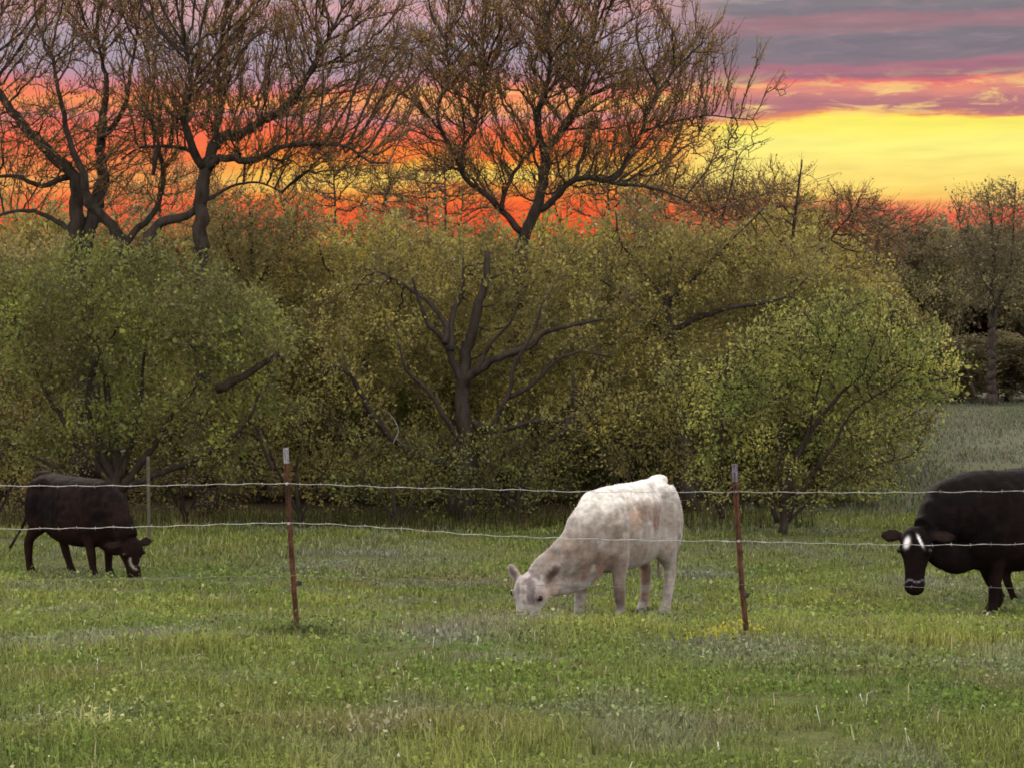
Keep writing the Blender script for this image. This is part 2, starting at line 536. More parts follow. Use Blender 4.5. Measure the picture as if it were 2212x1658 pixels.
def build_grass():
    B = []
    specs = [(7.2, 12, 2600, .085, .0060), (12, 17, 1700, .085, .0080), (17, 24, 950, .085, .011), (24, 33, 520, .09, .016), (33, 38, 360, .10, .020)]
    for d0, d1, dens, L, W in specs:
        hw0, hw1 = (1106 + 520) * d1 / F + .3, 0
        hw = hw0
        n = int(dens * (d1 - d0) * 2 * hw)
        y = rng.uniform(d0, d1, n)
        x = rng.uniform(-hw, hw, n)
        keep = np.abs(x) < (1106 + 480) * y / F + .4
        # clumping
        keep &= rng.random(n) < np.clip(0.75 + 0.45 * _c2(x, y) + 0.35 * _c3(x, y), .15, 1)
        x, y = x[keep], y[keep]
        tall = np.clip(1.0 + 0.45 * _c1(x, y) + 0.45 * _c2(x, y) + 0.35 * _c3(x, y), .35, 2.1)
        ln = L * tall * rng.uniform(.5, 1.4, len(x))
        B.append((x, y, ln, W * rng.uniform(.6, 1.3, len(x))))
    COWS = [(.98, 18.7, 1.5), (-5.2, 26.0, 1.6), (4.2, 19.6, 1.8)]
    x = np.concatenate([b[0] for b in B]); y = np.concatenate([b[1] for b in B])
    ln = np.concatenate([b[2] for b in B]); wd = np.concatenate([b[3] for b in B])
    for cx, cy, cr in COWS:       # grazed short where the cattle stand
        ln = ln * (1 - .5 * np.exp(-((x - cx) ** 2 + (y - cy) ** 2) / cr ** 2))
    n = len(x)
    base = np.stack([x, y, gz(x, y) - 0.006], 1)
    lean = np.abs(rng.normal(0.6, 0.45, n))
    az = rng.uniform(0, 2 * math.pi, n)
    V, lo, st = blades(base, ln, wd, lean, az, .4)
    me = mesh_from('grass', V, loops=lo, starts=st)
    add_tint(me, grass_tint(x, y), 5)
    o = link('grass', me, M['grass'])
    o['kind'] = 'stuff'
    o['label'] = 'short mixed green pasture grass with yellowish and greyish patches'
    o['category'] = 'grass'
    print('grass blades', n)


build_grass()


def leaves(cent, size, flat=0.0, wd=(.24, .38), axis=None):
    """small pointed leaves, one quad folded on its midrib"""
    n = len(cent)
    d = rng.normal(0, 1, (n, 3)); d[:, 2] *= (1 - flat)
    if axis is not None:
        d = d * .55 + axis
    d /= np.linalg.norm(d, axis=1, keepdims=True)
    s = rng.normal(0, 1, (n, 3)); s -= (s * d).sum(1, keepdims=True) * d
    s /= np.linalg.norm(s, axis=1, keepdims=True)
    L = size[:, None]
    W = L * rng.uniform(wd[0], wd[1], (n, 1))
    nn = np.cross(d, s) * L * .08
    V = np.stack([cent, cent + d * L * .45 + s * W + nn, cent + d * L, cent + d * L * .45 - s * W + nn], 1).reshape(-1, 3)
    loops = np.arange(n * 4)
    st = np.arange(n) * 4
    return V, loops, st


def build_clover():
    """broad little leaves between the blades"""
    X, Y, S = [], [], []
    for d0, d1, dens, sz in [(7.4, 12, 1300, .020), (12, 18, 700, .026), (18, 27, 330, .036)]:
        hw = (1106 + 480) * d1 / F + .3
        n = int(dens * (d1 - d0) * 2 * hw)
        y = rng.uniform(d0, d1, n); x = rng.uniform(-hw, hw, n)
        k = (np.abs(x) < (1106 + 460) * y / F + .4) & (rng.random(n) < np.clip(.45 + .8 * _c2(x + 3, y + 9) + .5 * _c3(x, y + 5), .03, 1))
        X.append(x[k]); Y.append(y[k]); S.append(np.full(k.sum(), sz))
    x, y, s = (np.concatenate(q) for q in (X, Y, S))
    n = len(x)
    h = rng.uniform(.012, .075, n) * np.clip(1 + .5 * _c2(x, y), .4, 1.6)
    V, lo, st = leaves(np.stack([x, y, gz(x, y) + h], 1), s * rng.uniform(.6, 1.5, n), .35, (.3, .5))
    me = mesh_from('clover', V, loops=lo, starts=st)
    add_tint(me, grass_tint(x, y) * np.array([.95, 1.08, .95]), 4)
    o = link('clover', me, M['grass'])
    o['kind'] = 'stuff'
    o['label'] = 'low clover like leaves filling the pasture between grass blades'
    o['category'] = 'clover'



def build_weeds():
    # pale seed stalks and bleached blades standing above the pasture
    V, lo, st, col = [], [], [], []
    nv = nl = 0
    n = 300
    y = 7.6 + 14 * rng.random(n) ** 1.3
    x = rng.uniform(-1, 1, n) * (1106 + 120) * y / F
    k = rng.random(n) < np.clip(.5 + .8 * _c2(x + 7, y), .05, 1)
    k |= patch_w(x, y, [ground_patch(800, 1590, 420, 40), ground_patch(200, 1560, 130, 40)]) > rng.random(n) * 1.4
    x, y = x[k], y[k]
    n = len(x)
    base = np.stack([x, y, gz(x, y)], 1)
    ln = rng.uniform(.07, .16, n)
    a, b, c = blades(base, ln, rng.uniform(.004, .008, n), np.abs(rng.normal(.8, .45, n)), rng.uniform(0, 6.28, n), .9)
    tint = np.where(rng.random((n, 1)) < .22, np.array([[.55, .54, .42]]), np.array([[.32, .30, .14]])) * rng.uniform(.7, 1.25, (n, 1))
    me = mesh_from('weeds', a, loops=b, starts=c)
    add_tint(me, tint, 5)
    o = link('weeds', me, M['grass'])
    o['kind'] = 'stuff'
    o['label'] = 'bleached straw coloured stalks sticking out of the green pasture'
    o['category'] = 'weeds'
    # small white flowers and seed heads
    n = 34
    y = 8.2 + 8 * rng.random(n)
    x = rng.uniform(-.3, 1, n) * 1150 * y / F
    x[:25] = rng.uniform(-1, 0, 25) * 1100 * y[:25] / F
    V, Fc = [], []
    for i in range(n):
        h = random.uniform(.05, .10)
        r = random.uniform(.003, .0065)
        b = Vector((x[i], y[i], float(gz(x[i], y[i]))))
        tp = b + Vector((random.uniform(-.02, .02), random.uniform(-.02, .02), h))
        k = len(V)
        V += [b + Vector((-.0015, 0, 0)), b + Vector((.0015, 0, 0)), tp + Vector((.0015, 0, 0)), tp + Vector((-.0015, 0, 0))]
        Fc.append((k, k + 1, k + 2, k + 3))
        k = len(V)
        hh = r * random.uniform(1.2, 2.6)
        V += [tp + Vector((0, 0, -hh))] + [tp + Vector((r * math.cos(q * 1.257), r * math.sin(q * 1.257), 0)) for q in range(5)] + [tp + Vector((0, 0, hh))]
        for q in range(5):
            Fc += [(k, k + 1 + (q + 1) % 5, k + 1 + q), (k + 6, k + 1 + q, k + 1 + (q + 1) % 5)]
    me = mesh_from('wildflowers', V, Fc)
    m, t = new_mat('petal')
    g = N(t, 'ShaderNodeNewGeometry')
    finish(t, ramp(t, g.outputs['Random Per Island'], [(0, (.20, .24, .10, 1)), (.35, (.42, .42, .28, 1)), (.8, (.68, .68, .60, 1))]), .7)
    o = link('wildflowers', me, m)
    o['kind'] = 'stuff'
    o['label'] = 'tiny white flower heads dotted over the short pasture'
    o['category'] = 'wildflowers'


build_weeds()
build_clover()

# ------------------------------------------------------------------ trees
def smooth_path(pts, step=0.12):
    pts = [Vector(p) for p in pts]
    if len(pts) < 3:
        pts = [pts[0], (pts[0] + pts[-1]) / 2, pts[-1]]
    P0 = [pts[0] * 2 - pts[1]] + pts + [pts[-1] * 2 - pts[-2]]
    out = []
    for i in range(1, len(P0) - 2):
        a, b, c, d = P0[i - 1:i + 3]
        n = max(1, int((c - b).length / step))
        for k in range(n):
            s = k / n
            out.append(0.5 * ((2 * b) + (c - a) * s + (2 * a - 5 * b + 4 * c - d) * s * s + (3 * b - a - 3 * c + d) * s ** 3))
    out.append(pts[-1])
    return out


def tube(V, Fc, path, radii, sides=8, wob=0.12, seed=0):
    r_ = random.Random(seed)
    base = len(V)
    ref = Vector((0.3, 1, 0.1)).normalized()
    n = len(path)
    for i, p in enumerate(path):
        tn = (path[min(i + 1, n - 1)] - path[max(i - 1, 0)])
        tn = tn.normalized() if tn.length > 1e-9 else Vector((0, 0, 1))
        a = tn.cross(ref)
        if a.length < 1e-3:
            a = tn.cross(Vector((1, 0, 0)))
        a.normalize()
        b = tn.cross(a)
        for k in range(sides):
            q = 2 * math.pi * k / sides
            rr = radii[i] * (1 + r_.uniform(-wob, wob))
            V.append(p + (a * math.cos(q) + b * math.sin(q)) * rr)
    for i in range(n - 1):
        for k in range(sides):
            Fc.append((base + i * sides + k, base + i * sides + (k + 1) % sides, base + (i + 1) * sides + (k + 1) % sides, base + (i + 1) * sides + k))
    Fc.append(tuple(base + k for k in range(sides))[::-1])
    Fc.append(tuple(base + (n - 1) * sides + k for k in range(sides)))


def colonize(seeds, attr, step=0.16, kill=0.2, up=0.25, jit=0.18, iters=70, org=None, radial=0.0):
    nodes = np.array(seeds, dtype=float)
    par = -np.ones(len(nodes), dtype=int)
    A = np.array(attr, dtype=float)
    # nearest node for each point
    def nearest(A, Q):
        bi = np.zeros(len(A), dtype=int); bd = np.full(len(A), 1e9)
        for s in range(0, len(Q), 400):
            dd = np.linalg.norm(A[:, None, :] - Q[None, s:s + 400, :], axis=2)
            j = dd.argmin(1); m = dd[np.arange(len(A)), j]
            k = m < bd
            bd[k] = m[k]; bi[k] = j[k] + s
        return bi, bd
    ni, nd = nearest(A, nodes)
    nseed = len(nodes)
    for it in range(iters):
        if len(A) == 0:
            break
        v = A - nodes[ni]
        v /= np.maximum(np.linalg.norm(v, axis=1, keepdims=True), 1e-6)
        u, inv, cnt = np.unique(ni, return_inverse=True, return_counts=True)
        s = np.zeros((len(u), 3))
        np.add.at(s, inv, v)
        s /= cnt[:, None]
        s += rng.normal(0, jit, s.shape)
        s[:, 2] += up
        if radial:
            q = nodes[u] - org
            s += radial * q / np.maximum(np.linalg.norm(q, axis=1, keepdims=True), .1)
        s /= np.maximum(np.linalg.norm(s, axis=1, keepdims=True), 1e-6)
        new = nodes[u] + s * step
        off = len(nodes)
        nodes = np.vstack([nodes, new])
        par = np.concatenate([par, u])
        bi, bd = nearest(A, new)
        k = bd < nd
        nd[k] = bd[k]; ni[k] = bi[k] + off
        keep = nd > kill
        # points whose node stopped getting nearer are dropped now and then
        if it % 9 == 8:
            keep &= rng.random(len(A)) > 0.10
        A, ni, nd = A[keep], ni[keep], nd[keep]
    return nodes, par, nseed


def prisms(p0, p1, r0, r1, sides):
    n = len(p0)
    t = p1 - p0
    L = np.maximum(np.linalg.norm(t, axis=1, keepdims=True), 1e-6)
    t = t / L
    ref = np.where(np.abs(t[:, 2:3]) > .9, np.array([[1.0, 0, 0]]), np.array([[0, 0, 1.0]]))
    a = np.cross(t, ref); a /= np.linalg.norm(a, axis=1, keepdims=True)
    b = np.cross(t, a)
    q = np.arange(sides) * 2 * math.pi / sides
    ca, sa = np.cos(q)[None, :, None], np.sin(q)[None, :, None]
    ring = a[:, None, :] * ca + b[:, None, :] * sa
    st = p0 - t * np.minimum(r0[:, None], .4 * L)
    V = np.concatenate([st[:, None, :] + ring * r0[:, None, None], p1[:, None, :] + ring * r1[:, None, None]], 1).reshape(-1, 3)
    k = np.arange(sides)
    f = np.stack([k, (k + 1) % sides, sides + (k + 1) % sides, sides + k], 1).ravel()
    loops = (np.arange(n)[:, None] * 2 * sides + f[None, :]).ravel()
    return V, loops, n * sides


def ell(px, py, rx, ry, d, rd, n, clump=0.0):
    """points in an ellipsoid given in photo pixels, denser near its skin; clump gathers them into tufts"""
    c = np.array(P(px, py, d))
    R = np.array([[rx * d / F, rd, ry * d / F]])

    def pts(n, k=.42):
        v = rng.normal(0, 1, (n, 3)); v /= np.linalg.norm(v, axis=1, keepdims=True)
        r = rng.random((n, 1)) ** k
        wob = 1 + 0.12 * np.sin(v[:, 0:1] * 7 + px) + 0.12 * np.sin(v[:, 2:3] * 9 + py)
        return c + v * r * wob * R
    if not clump:
        return pts(n)
    k = max(6, int(n / 38))
    cc = pts(k, .5)
    s = clump * rng.uniform(.55, 1.5, (k, 1))
    j = rng.integers(0, k, n)
    q = cc[j] + rng.normal(0, 1, (n, 3)) * s[j] * np.array([[1.25, 1, .75]])
    lone = rng.random(n) < .12
    q[lone] = pts(n, .3)[lone]
    return q


def make_tree(name, label, cat, base, limbs, attr, bark='bark', leaf='leaf_olive', group=None, step=.16, kill=.2, up=.25,
              tip=.0042, twig=(0.18, .38), twigs=2, leaf_n=4, leaf_size=(.03, .055), spread=.10, branch_bark='bark_twig', spec_r=True, expo=2.12, thick=(), sag=0.0, jit=.18, twig_up=.5, radial=0.0, wild=.55):
    """limbs: list of (points in world space, radius start, radius end)"""
    root = thing(name, label, cat, base, 0, group)
    B = Vector(base)
    V, Fc, seeds = [], [], []
    for i, (pts, r0, r1) in enumerate(limbs):
        r0, r1 = r0 * (1 if i == 0 else .8), r1 * .7
        path = smooth_path(pts, .12)
        n = len(path)
        rad = [r0 + (r1 - r0) * (k / (n - 1)) ** .8 for k in range(n)]
        jp = [p + Vector((random.uniform(-1, 1), random.uniform(-1, 1), random.uniform(-1, 1))) * rad[k] * .35 for k, p in enumerate(path)]
        tube(V, Fc, [p - B for p in jp], rad, 8, .15, i)
        lo = int(n * (.45 if i == 0 else .15))
        seeds += [tuple(p) for p in jp[lo:]]
    tr = link('trunk', mesh_from('trunk', V, Fc, smooth=True), M[bark], root)
    org = np.array(limbs[0][0][-1]) - np.array([0, 0, .6])
    nodes, par, ns = colonize(seeds, attr, step, kill, up, jit, 70, org, radial * .5)
    # radii from the tips down
    n = len(nodes)
    r = np.full(n, 0.0)
    acc = np.zeros(n)
    for i in range(n - 1, ns - 1, -1):
        r[i] = tip if acc[i] == 0 else acc[i] ** (1 / expo)
        acc[par[i]] += r[i] ** expo
    idx = np.arange(ns, n)
    b = np.array(B)
    p1 = nodes[idx] - b
    p0 = nodes[par[idx]] - b
    r1 = r[idx]
    pr = r[par[idx]]
    r0 = np.where(pr > 0, np.minimum(pr, r1 * 1.25), r1 * 1.15)
    out = []
    thin = r1 < max(.0095, tip * 1.9)
    thick_ = prisms(p0[~thin], p1[~thin], r0[~thin], r1[~thin], 6)
    out.append(thick_)
    out.append(prisms(p0[thin], p1[thin], r0[thin], r1[thin], 3))
    # side twigs
    tn = idx[(r[idx] < tip * 2.6)]
    tn = np.repeat(tn, twigs)
    dirn = nodes[tn] - nodes[par[tn]]
    dirn /= np.maximum(np.linalg.norm(dirn, axis=1, keepdims=True), 1e-6)
    dd = dirn + rng.normal(0, wild, dirn.shape); dd[:, 2] += twig_up
    if radial:
        q = nodes[tn] - org
        dd += radial * q / np.maximum(np.linalg.norm(q, axis=1, keepdims=True), .1)
    dd /= np.linalg.norm(dd, axis=1, keepdims=True)
    L = rng.uniform(twig[0], twig[1], (len(tn), 1))
    s0 = nodes[tn] - b - dirn * step * rng.random((len(tn), 1))
    mid = s0 + dd * L * .5
    d2 = dd + rng.normal(0, wild * .5, dd.shape); d2[:, 2] += twig_up * .4 - sag
    d2 /= np.linalg.norm(d2, axis=1, keepdims=True)
    end = mid + d2 * L * .5
    rr = np.full(len(tn), tip * .85)
    out.append(prisms(s0, mid, rr, rr * .8, 3))
    out.append(prisms(mid, end, rr * .8, rr * .45, 3))
    VV, LL, SS = [], [], []
    vo = lo = 0
    for vv, ll, nf in out:
        VV.append(vv); LL.append(ll + vo)
        vo += len(vv)
        SS.append(np.arange(nf) * 4 + lo); lo += nf * 4
    me = mesh_from('branches', np.concatenate(VV), loops=np.concatenate(LL), starts=np.concatenate(SS), smooth=True)
    link('branches', me, M[branch_bark or bark], root)
    me.materials.append(M[bark])
    mi = np.zeros(len(me.polygons), dtype=np.int32); mi[:thick_[2]] = 1
    me.polygons.foreach_set('material_index', mi)
    if leaf_n:
        k = int(len(tn) * leaf_n)
        j = rng.integers(0, len(tn), k)
        f = rng.random((k, 1))
        cpos = np.where(f < .5, s0[j] + (mid[j] - s0[j]) * f * 2, mid[j] + (end[j] - mid[j]) * (f * 2 - 1))
        cpos = cpos + rng.normal(0, spread, (k, 3))
        LV, LLo, LS = leaves(cpos, np.clip(rng.lognormal(math.log((leaf_size[0] + leaf_size[1]) * .46), .38, k), leaf_size[0] * .5, leaf_size[1] * 1.7), axis=dd[j] * .9)
        link('foliage', mesh_from('foliage', LV, loops=LLo, starts=LS), M[leaf], root)
    print(name, 'nodes', n, 'twigs', len(tn), 'leaves', int(len(tn) * leaf_n))
    return root


def copy_thing(root, loc, rz, scl, label, group=None):
    r = root.copy(); C.objects.link(r)
    r.location = loc; r.rotation_euler = (0, 0, rz); r.scale = scl
    r['label'] = label
    if group:
        r['group'] = group
    for ch in list(root.children):
        c = ch.copy(); C.objects.link(c); c.parent = r
    return r


def pl(pts, d, dd=0.0):
    """photo polyline at distance d, drifting by dd metres in depth along it"""
    n = len(pts)
    return [P(x, y, d + dd * i / max(1, n - 1)) for i, (x, y) in enumerate(pts)]


BARE = dict(bark='bark', leaf='leaf_bud', branch_bark='bark_red', leaf_size=(.025, .055), spread=.03, kill=.15, step=.14, expo=2.6, jit=.12, radial=.7, wild=.3, twig=(.22, .5), up=.5, twig_up=.85)

# --- large tree at the left edge
d = 38.0
g = ground_point(190, d)
make_tree('bare_tree', 'large budding tree at far left, many dark stems fanning out over the green shrub', 'tree', g,
          [([g, P(185, 800, d), P(170, 600, d), P(163, 528, d), P(167, 440, d), P(150, 374, d), P(88, 308, d), P(44, 264, d), P(-10, 190, d), P(-70, 80, d - .5)], .30, .06),
           (pl([(175, 560), (190, 500), (211, 440), (220, 374), (220, 308), (222, 246), (229, 176), (211, 88)], d, .8), .22, .035),
           (pl([(300, 620), (264, 519), (229, 475), (193, 440), (180, 380), (150, 300), (130, 210), (110, 110)], d - .3, -1.2), .17, .03),
           (pl([(215, 640), (281, 515), (330, 462), (352, 396), (345, 330), (330, 250), (335, 150)], d, 1.4), .11, .025),
           (pl([(220, 300), (246, 270), (273, 220), (281, 154), (300, 60)], d + .3, -1.0), .08, .025),
           (pl([(150, 380), (90, 400), (30, 380), (-40, 385)], d, -1.0), .08, .03),
           (pl([(180, 520), (110, 470), (50, 455), (-20, 470)], d, .8), .08, .03)],
          np.vstack([ell(100, 60, 250, 270, d, 2.2, 1500, .30), ell(30, 330, 170, 110, d, 1.6, 550), ell(260, 330, 120, 100, d, 1.4, 380)]),
          leaf_n=6, twigs=1, tip=.0078, **BARE)

# --- second tree
d = 37.4
g = ground_point(440, d)
make_tree('bare_tree', 'budding tree with a single dark trunk and long crooked limb reaching right against red sky', 'tree', g,
          [([g, P(440, 900, d), P(430, 650, d), P(434, 515, d), P(434, 430, d), P(438, 390, d), P(447, 345, d)], .20, .165),
           (pl([(447, 355), (466, 308), (495, 296), (528, 286), (563, 262), (616, 233), (655, 180), (700, 100), (740, 20)], d, 1.0), .14, .03),
           (pl([(447, 365), (475, 345), (505, 341), (550, 347), (616, 317), (682, 312), (748, 317), (800, 350), (840, 352)], d, -1.3), .10, .022),
           (pl([(447, 350), (462, 300), (470, 270), (480, 235), (470, 150), (485, 50)], d, .5), .10, .03),
           (pl([(440, 360), (418, 325), (405, 286), (396, 242), (413, 189), (395, 80)], d, -.9), .11, .025),
           (pl([(430, 345), (400, 322), (350, 316), (300, 320), (262, 345)], d, .6), .06, .02),
           (pl([(340, 316), (333, 345), (331, 380)], d, .1), .07, .05),
           (pl([(436, 440), (470, 420), (510, 400), (560, 395), (610, 415)], d, .8), .05, .018),
           (pl([(321, 560), (325, 506), (361, 475), (400, 468), (432, 440)], d - .1, .1), .13, .10)],
          np.vstack([ell(560, 60, 330, 220, d, 2.3, 1750, .30), ell(660, 310, 230, 100, d, 1.6, 480), ell(400, 220, 130, 110, d, 1.8, 550), ell(820, 150, 90, 120, d, 1.5, 500, .25)]),
          leaf_n=6, twigs=1, tip=.0078, **BARE)

# --- the tree in the middle of the skyline
d = 39.0
g = ground_point(1120, d)
make_tree('bare_tree', 'wide budding tree in the middle whose forked crown stands against the orange glow', 'tree', g,
          [([g, P(1110, 800, d), P(1120, 620, d), P(1132, 507, d), P(1160, 447, d), P(1176, 365, d), P(1180, 317, d)], .22, .12),
           (pl([(1180, 322), (1213, 284), (1249, 227), (1265, 162), (1282, 81), (1294, 0)], d, .9), .095, .03),
           (pl([(1179, 330), (1164, 284), (1160, 244), (1176, 203), (1188, 142), (1180, 60)], d, -.9), .10, .03),
           (pl([(1125, 505), (1083, 455), (1050, 422), (1018, 398), (998, 374), (989, 349), (953, 284), (924, 252), (900, 223)], d, -.7), .085, .03),
           (pl([(998, 374), (1002, 317), (1026, 280), (1034, 203), (1046, 162), (1040, 80)], d - .5, .8), .055, .022),
           (pl([(958, 290), (945, 255), (952, 215), (968, 170), (965, 90)], d - .6, -.3), .04, .02),
           (pl([(1083, 455), (1095, 405), (1120, 360), (1150, 325), (1170, 300)], d - .2, .2), .06, .035),
           (pl([(1160, 455), (1200, 430), (1229, 394), (1270, 385), (1330, 386), (1359, 333), (1387, 284), (1399, 235), (1450, 160), (1520, 90)], d, -1.2), .085, .02),
           (pl([(1290, 388), (1343, 398), (1411, 406), (1493, 438)], d - .4, -.6), .05, .02),
           (pl([(1390, 284), (1450, 265), (1520, 250), (1580, 255), (1625, 260)], d - .9, .2), .03, .012)],
          np.vstack([ell(1210, 110, 330, 180, d, 2.4, 1800, .30), ell(1420, 285, 140, 130, d, 1.9, 700, .25), ell(970, 190, 95, 160, d, 1.6, 600, .25),
                     ell(1160, 350, 300, 90, d, 1.8, 560), ell(1160, -10, 260, 90, d, 2.2, 480), ell(1465, 185, 60, 85, d, 1.2, 400, .2)]),
          leaf_n=6, twigs=1, tip=.0078, **BARE)

# --- olive tree behind the gap between fence posts
d = 36.6
g = ground_point(998, d)
make_tree('olive_tree', 'broad olive leaved tree with a dark forked trunk between the two fence posts', 'tree', g,
          [([g, P(998, 1058, d), P(1004, 980, d), P(998, 880, d), P(1002, 782, d), P(1018, 725, d), P(1038, 652, d), P(1050, 600, d), P(1052, 540, d)], .24, .07),
           (pl([(1000, 830), (973, 766), (957, 733), (925, 700), (905, 652), (890, 600)], d, -.6), .10, .03),
           (pl([(962, 740), (965, 705), (935, 660), (884, 624), (830, 590)], d - .3, .5), .07, .025),
           (pl([(973, 760), (975, 710), (982, 665), (1000, 630), (1000, 560)], d - .2, .5), .085, .03),
           (pl([(1002, 830), (1026, 806), (1079, 770), (1144, 749), (1181, 717), (1241, 701), (1300, 690)], d, -.9), .11, .03),
           (pl([(1004, 900), (1060, 930), (1111, 920), (1160, 908), (1229, 908), (1237, 860), (1237, 800)], d, -.8), .075, .03),
           (pl([(1229, 908), (1217, 932), (1181, 957)], d - .8, -.1), .07, .04),
           (pl([(995, 1090), (1040, 1010), (1060, 930), (1100, 850), (1110, 790), (1150, 720), (1170, 660)], d - .1, -.5), .10, .03),
           (pl([(1000, 960), (960, 900), (930, 850), (880, 800), (860, 740)], d - .1, -.4), .08, .025),
           (pl([(1090, 860), (1150, 830), (1200, 780), (1260, 760), (1310, 770)], d - .3, -.3), .06, .02),
           (pl([(1026, 806), (1060, 740), (1100, 700), (1120, 650)], d - .2, -.3), .06, .02),
           (pl([(990, 1010), (900, 980), (830, 930), (779, 847), (755, 806), (722, 794)], d, -.8), .10, .05)],
          np.vstack([ell(1080, 632, 320, 140, d + 1.3, 1.8, 1700, .20), ell(860, 720, 210, 170, d + 1.1, 1.6, 1000, .20), ell(1230, 780, 230, 160, d + 1.1, 1.5, 1000, .20),
                     ell(1000, 960, 380, 130, d + 1.0, 1.3, 520, .17)]),
          leaf='leaf_olive', leaf_n=9, spread=.04, leaf_size=(.036, .066), twigs=3, twig=(.22, .5), step=.18, kill=.2)

# --- golden olive tree
d = 40.5
g = ground_point(800, d)
make_tree('olive_tree', 'golden olive bushy tree left of the middle, its top just under the brightest orange sky', 'tree', g,
          [([g, P(790, 850, d), P(800, 700, d), P(812, 620, d), P(820, 545, d)], .14, .03),
           (pl([(800, 700), (740, 620), (700, 570), (690, 530)], d, -.5), .07, .02),
           (pl([(808, 640), (870, 580), (930, 555), (960, 520)], d, .6), .07, .02)],
          np.vstack([ell(820, 608, 200, 92, d + .8, 1.6, 1500, .20), ell(800, 760, 200, 150, d + .8, 1.3, 700, .20)]),
          leaf='leaf_gold', leaf_n=9, spread=.045, leaf_size=(.038, .068), twigs=3, twig=(.22, .5), step=.18)

# --- brown olive tree behind the second trunk
d = 41.0
g = ground_point(560, d)
make_tree('olive_tree', 'brownish olive round topped tree behind the crooked limb of the single trunk tree', 'tree', g,
          [([g, P(560, 850, d), P(550, 680, d), P(545, 560, d), P(540, 460, d)], .14, .03),
           (pl([(550, 640), (500, 560), (480, 490)], d, -.5), .06, .02), (pl([(548, 620), (610, 540), (640, 490)], d, .4), .06, .02)],
          np.vstack([ell(540, 515, 115, 90, d, 1.4, 1000, .20), ell(570, 690, 170, 140, d, 1.3, 800, .20)]),
          leaf='leaf_brown', leaf_n=9, spread=.045, leaf_size=(.038, .068), twigs=3, twig=(.22, .5), step=.18)

# --- olive tree right of the middle, with bare limbs
d = 38.2
g = ground_point(1480, d)
make_tree('olive_tree', 'spreading olive tree with long dark side limbs above the white cow and right post', 'tree', g,
          [([g, P(1475, 950, d), P(1465, 820, d), P(1450, 720, d), P(1440, 640, d), P(1450, 540, d)], .18, .04),
           (pl([(1450, 720), (1500, 690), (1570, 668), (1640, 655), (1700, 640), (1745, 600)], d, -.8), .08, .02),
           (pl([(1460, 760), (1400, 680), (1350, 640), (1290, 600)], d, -.5), .07, .02),
           (pl([(1446, 660), (1390, 590), (1340, 520), (1330, 460)], d, .6), .06, .02),
           (pl([(1445, 650), (1530, 570), (1600, 500), (1650, 450)], d, .7), .06, .02)],
          np.vstack([ell(1430, 592, 250, 98, d + .9, 1.7, 1500, .20), ell(1640, 630, 200, 108, d + .9, 1.6, 1200, .20), ell(1430, 790, 200, 170, d + .8, 1.5, 900, .20)]),
          leaf='leaf_olive', leaf_n=9, spread=.04, leaf_size=(.036, .066), twigs=3, twig=(.22, .5), step=.18)

# --- thin twiggy tree lit orange, right skyline
d = 43.0
g = ground_point(1700, d)
make_tree('bare_tree', 'lower twiggy tree with pointed reddish top standing right of the middle tree', 'tree', g,
          [([g, P(1700, 850, d), P(1705, 650, d), P(1712, 520, d), P(1722, 430, d), P(1733, 345, d)], .14, .02),
           (pl([(1705, 640), (1640, 540), (1590, 460), (1560, 400)], d, .5), .06, .018),
           (pl([(1706, 620), (1780, 530), (1840, 460), (1860, 420)], d, -.4), .06, .018),
           (pl([(1560, 470), (1580, 400), (1600, 330), (1660, 300)], d, .2), .03, .01)],
          np.vstack([ell(1600, 450, 130, 62, d, 1.6, 600, .18), ell(1720, 462, 100, 48, d, 1.4, 450, .18), ell(1840, 480, 90, 36, d, 1.3, 420, .16), ell(1720, 560, 220, 120, d, 1.5, 800, .20)]),
          bark='bark', branch_bark='bark_red', leaf='leaf_bud', leaf_n=3.0, leaf_size=(.025, .05), spread=.04, tip=.0065, radial=.6, wild=.3, jit=.12, twig=(.25, .55))

# --- thin twiggy trees far behind, against the glow
GT = 'thin twiggy trees against the glow'
d = 60.0


def twiggy(px, top, rx, label):
    g = ground_point(px, d)
    yb = 829 + (EYE - g.z) * F / d
    h = yb - top
    return make_tree('twiggy_tree', label, 'tree', g,
                     [([g, P(px, yb - h * .4, d), P(px + 5, yb - h * .75, d), P(px, top + 10, d)], .14, .02),
                      (pl([(px, yb - h * .45), (px - rx * .5, yb - h * .7), (px - rx * .8, yb - h * .9)], d, -.5), .06, .02),
                      (pl([(px, yb - h * .5), (px + rx * .5, yb - h * .72), (px + rx * .8, yb - h * .9)], d, .5), .06, .02)],
                     np.vstack([ell(px, top + 75, rx, 85, d, 2.0, 620, .3)]), bark='bark', branch_bark='bark_red', leaf='leaf_bud', leaf_n=2.5,
                     leaf_size=(.04, .08), spread=.05, tip=.008, radial=.5, wild=.3, jit=.14, twig=(.3, .6), step=.2, kill=.22, twig_up=.8, group=GT)


tw = [twiggy(720, 345, 150, 'twiggy tree behind the crooked limb, in front of the yellow glow'), twiggy(1310, 330, 160, 'twiggy tree behind the right limbs of the middle skyline tree')]
for px, sc, k, rz, lab in [(960, .98, 1, 1.0, 'twiggy tree behind the left stem of the middle skyline tree'), (1520, .96, 0, 2.0, 'twiggy tree left of the pointed reddish top'),
                           (350, .99, 1, 3.4, 'twiggy tree glimpsed between the two leftmost trees'), (1660, .90, 1, 4.2, 'twiggy tree behind the pointed reddish top'), (1840, .86, 0, .6, 'lowest twiggy tree, where the thicket ends')]:
    copy_thing(tw[k], ground_point(px, d), rz, (1, 1, sc), lab, GT)

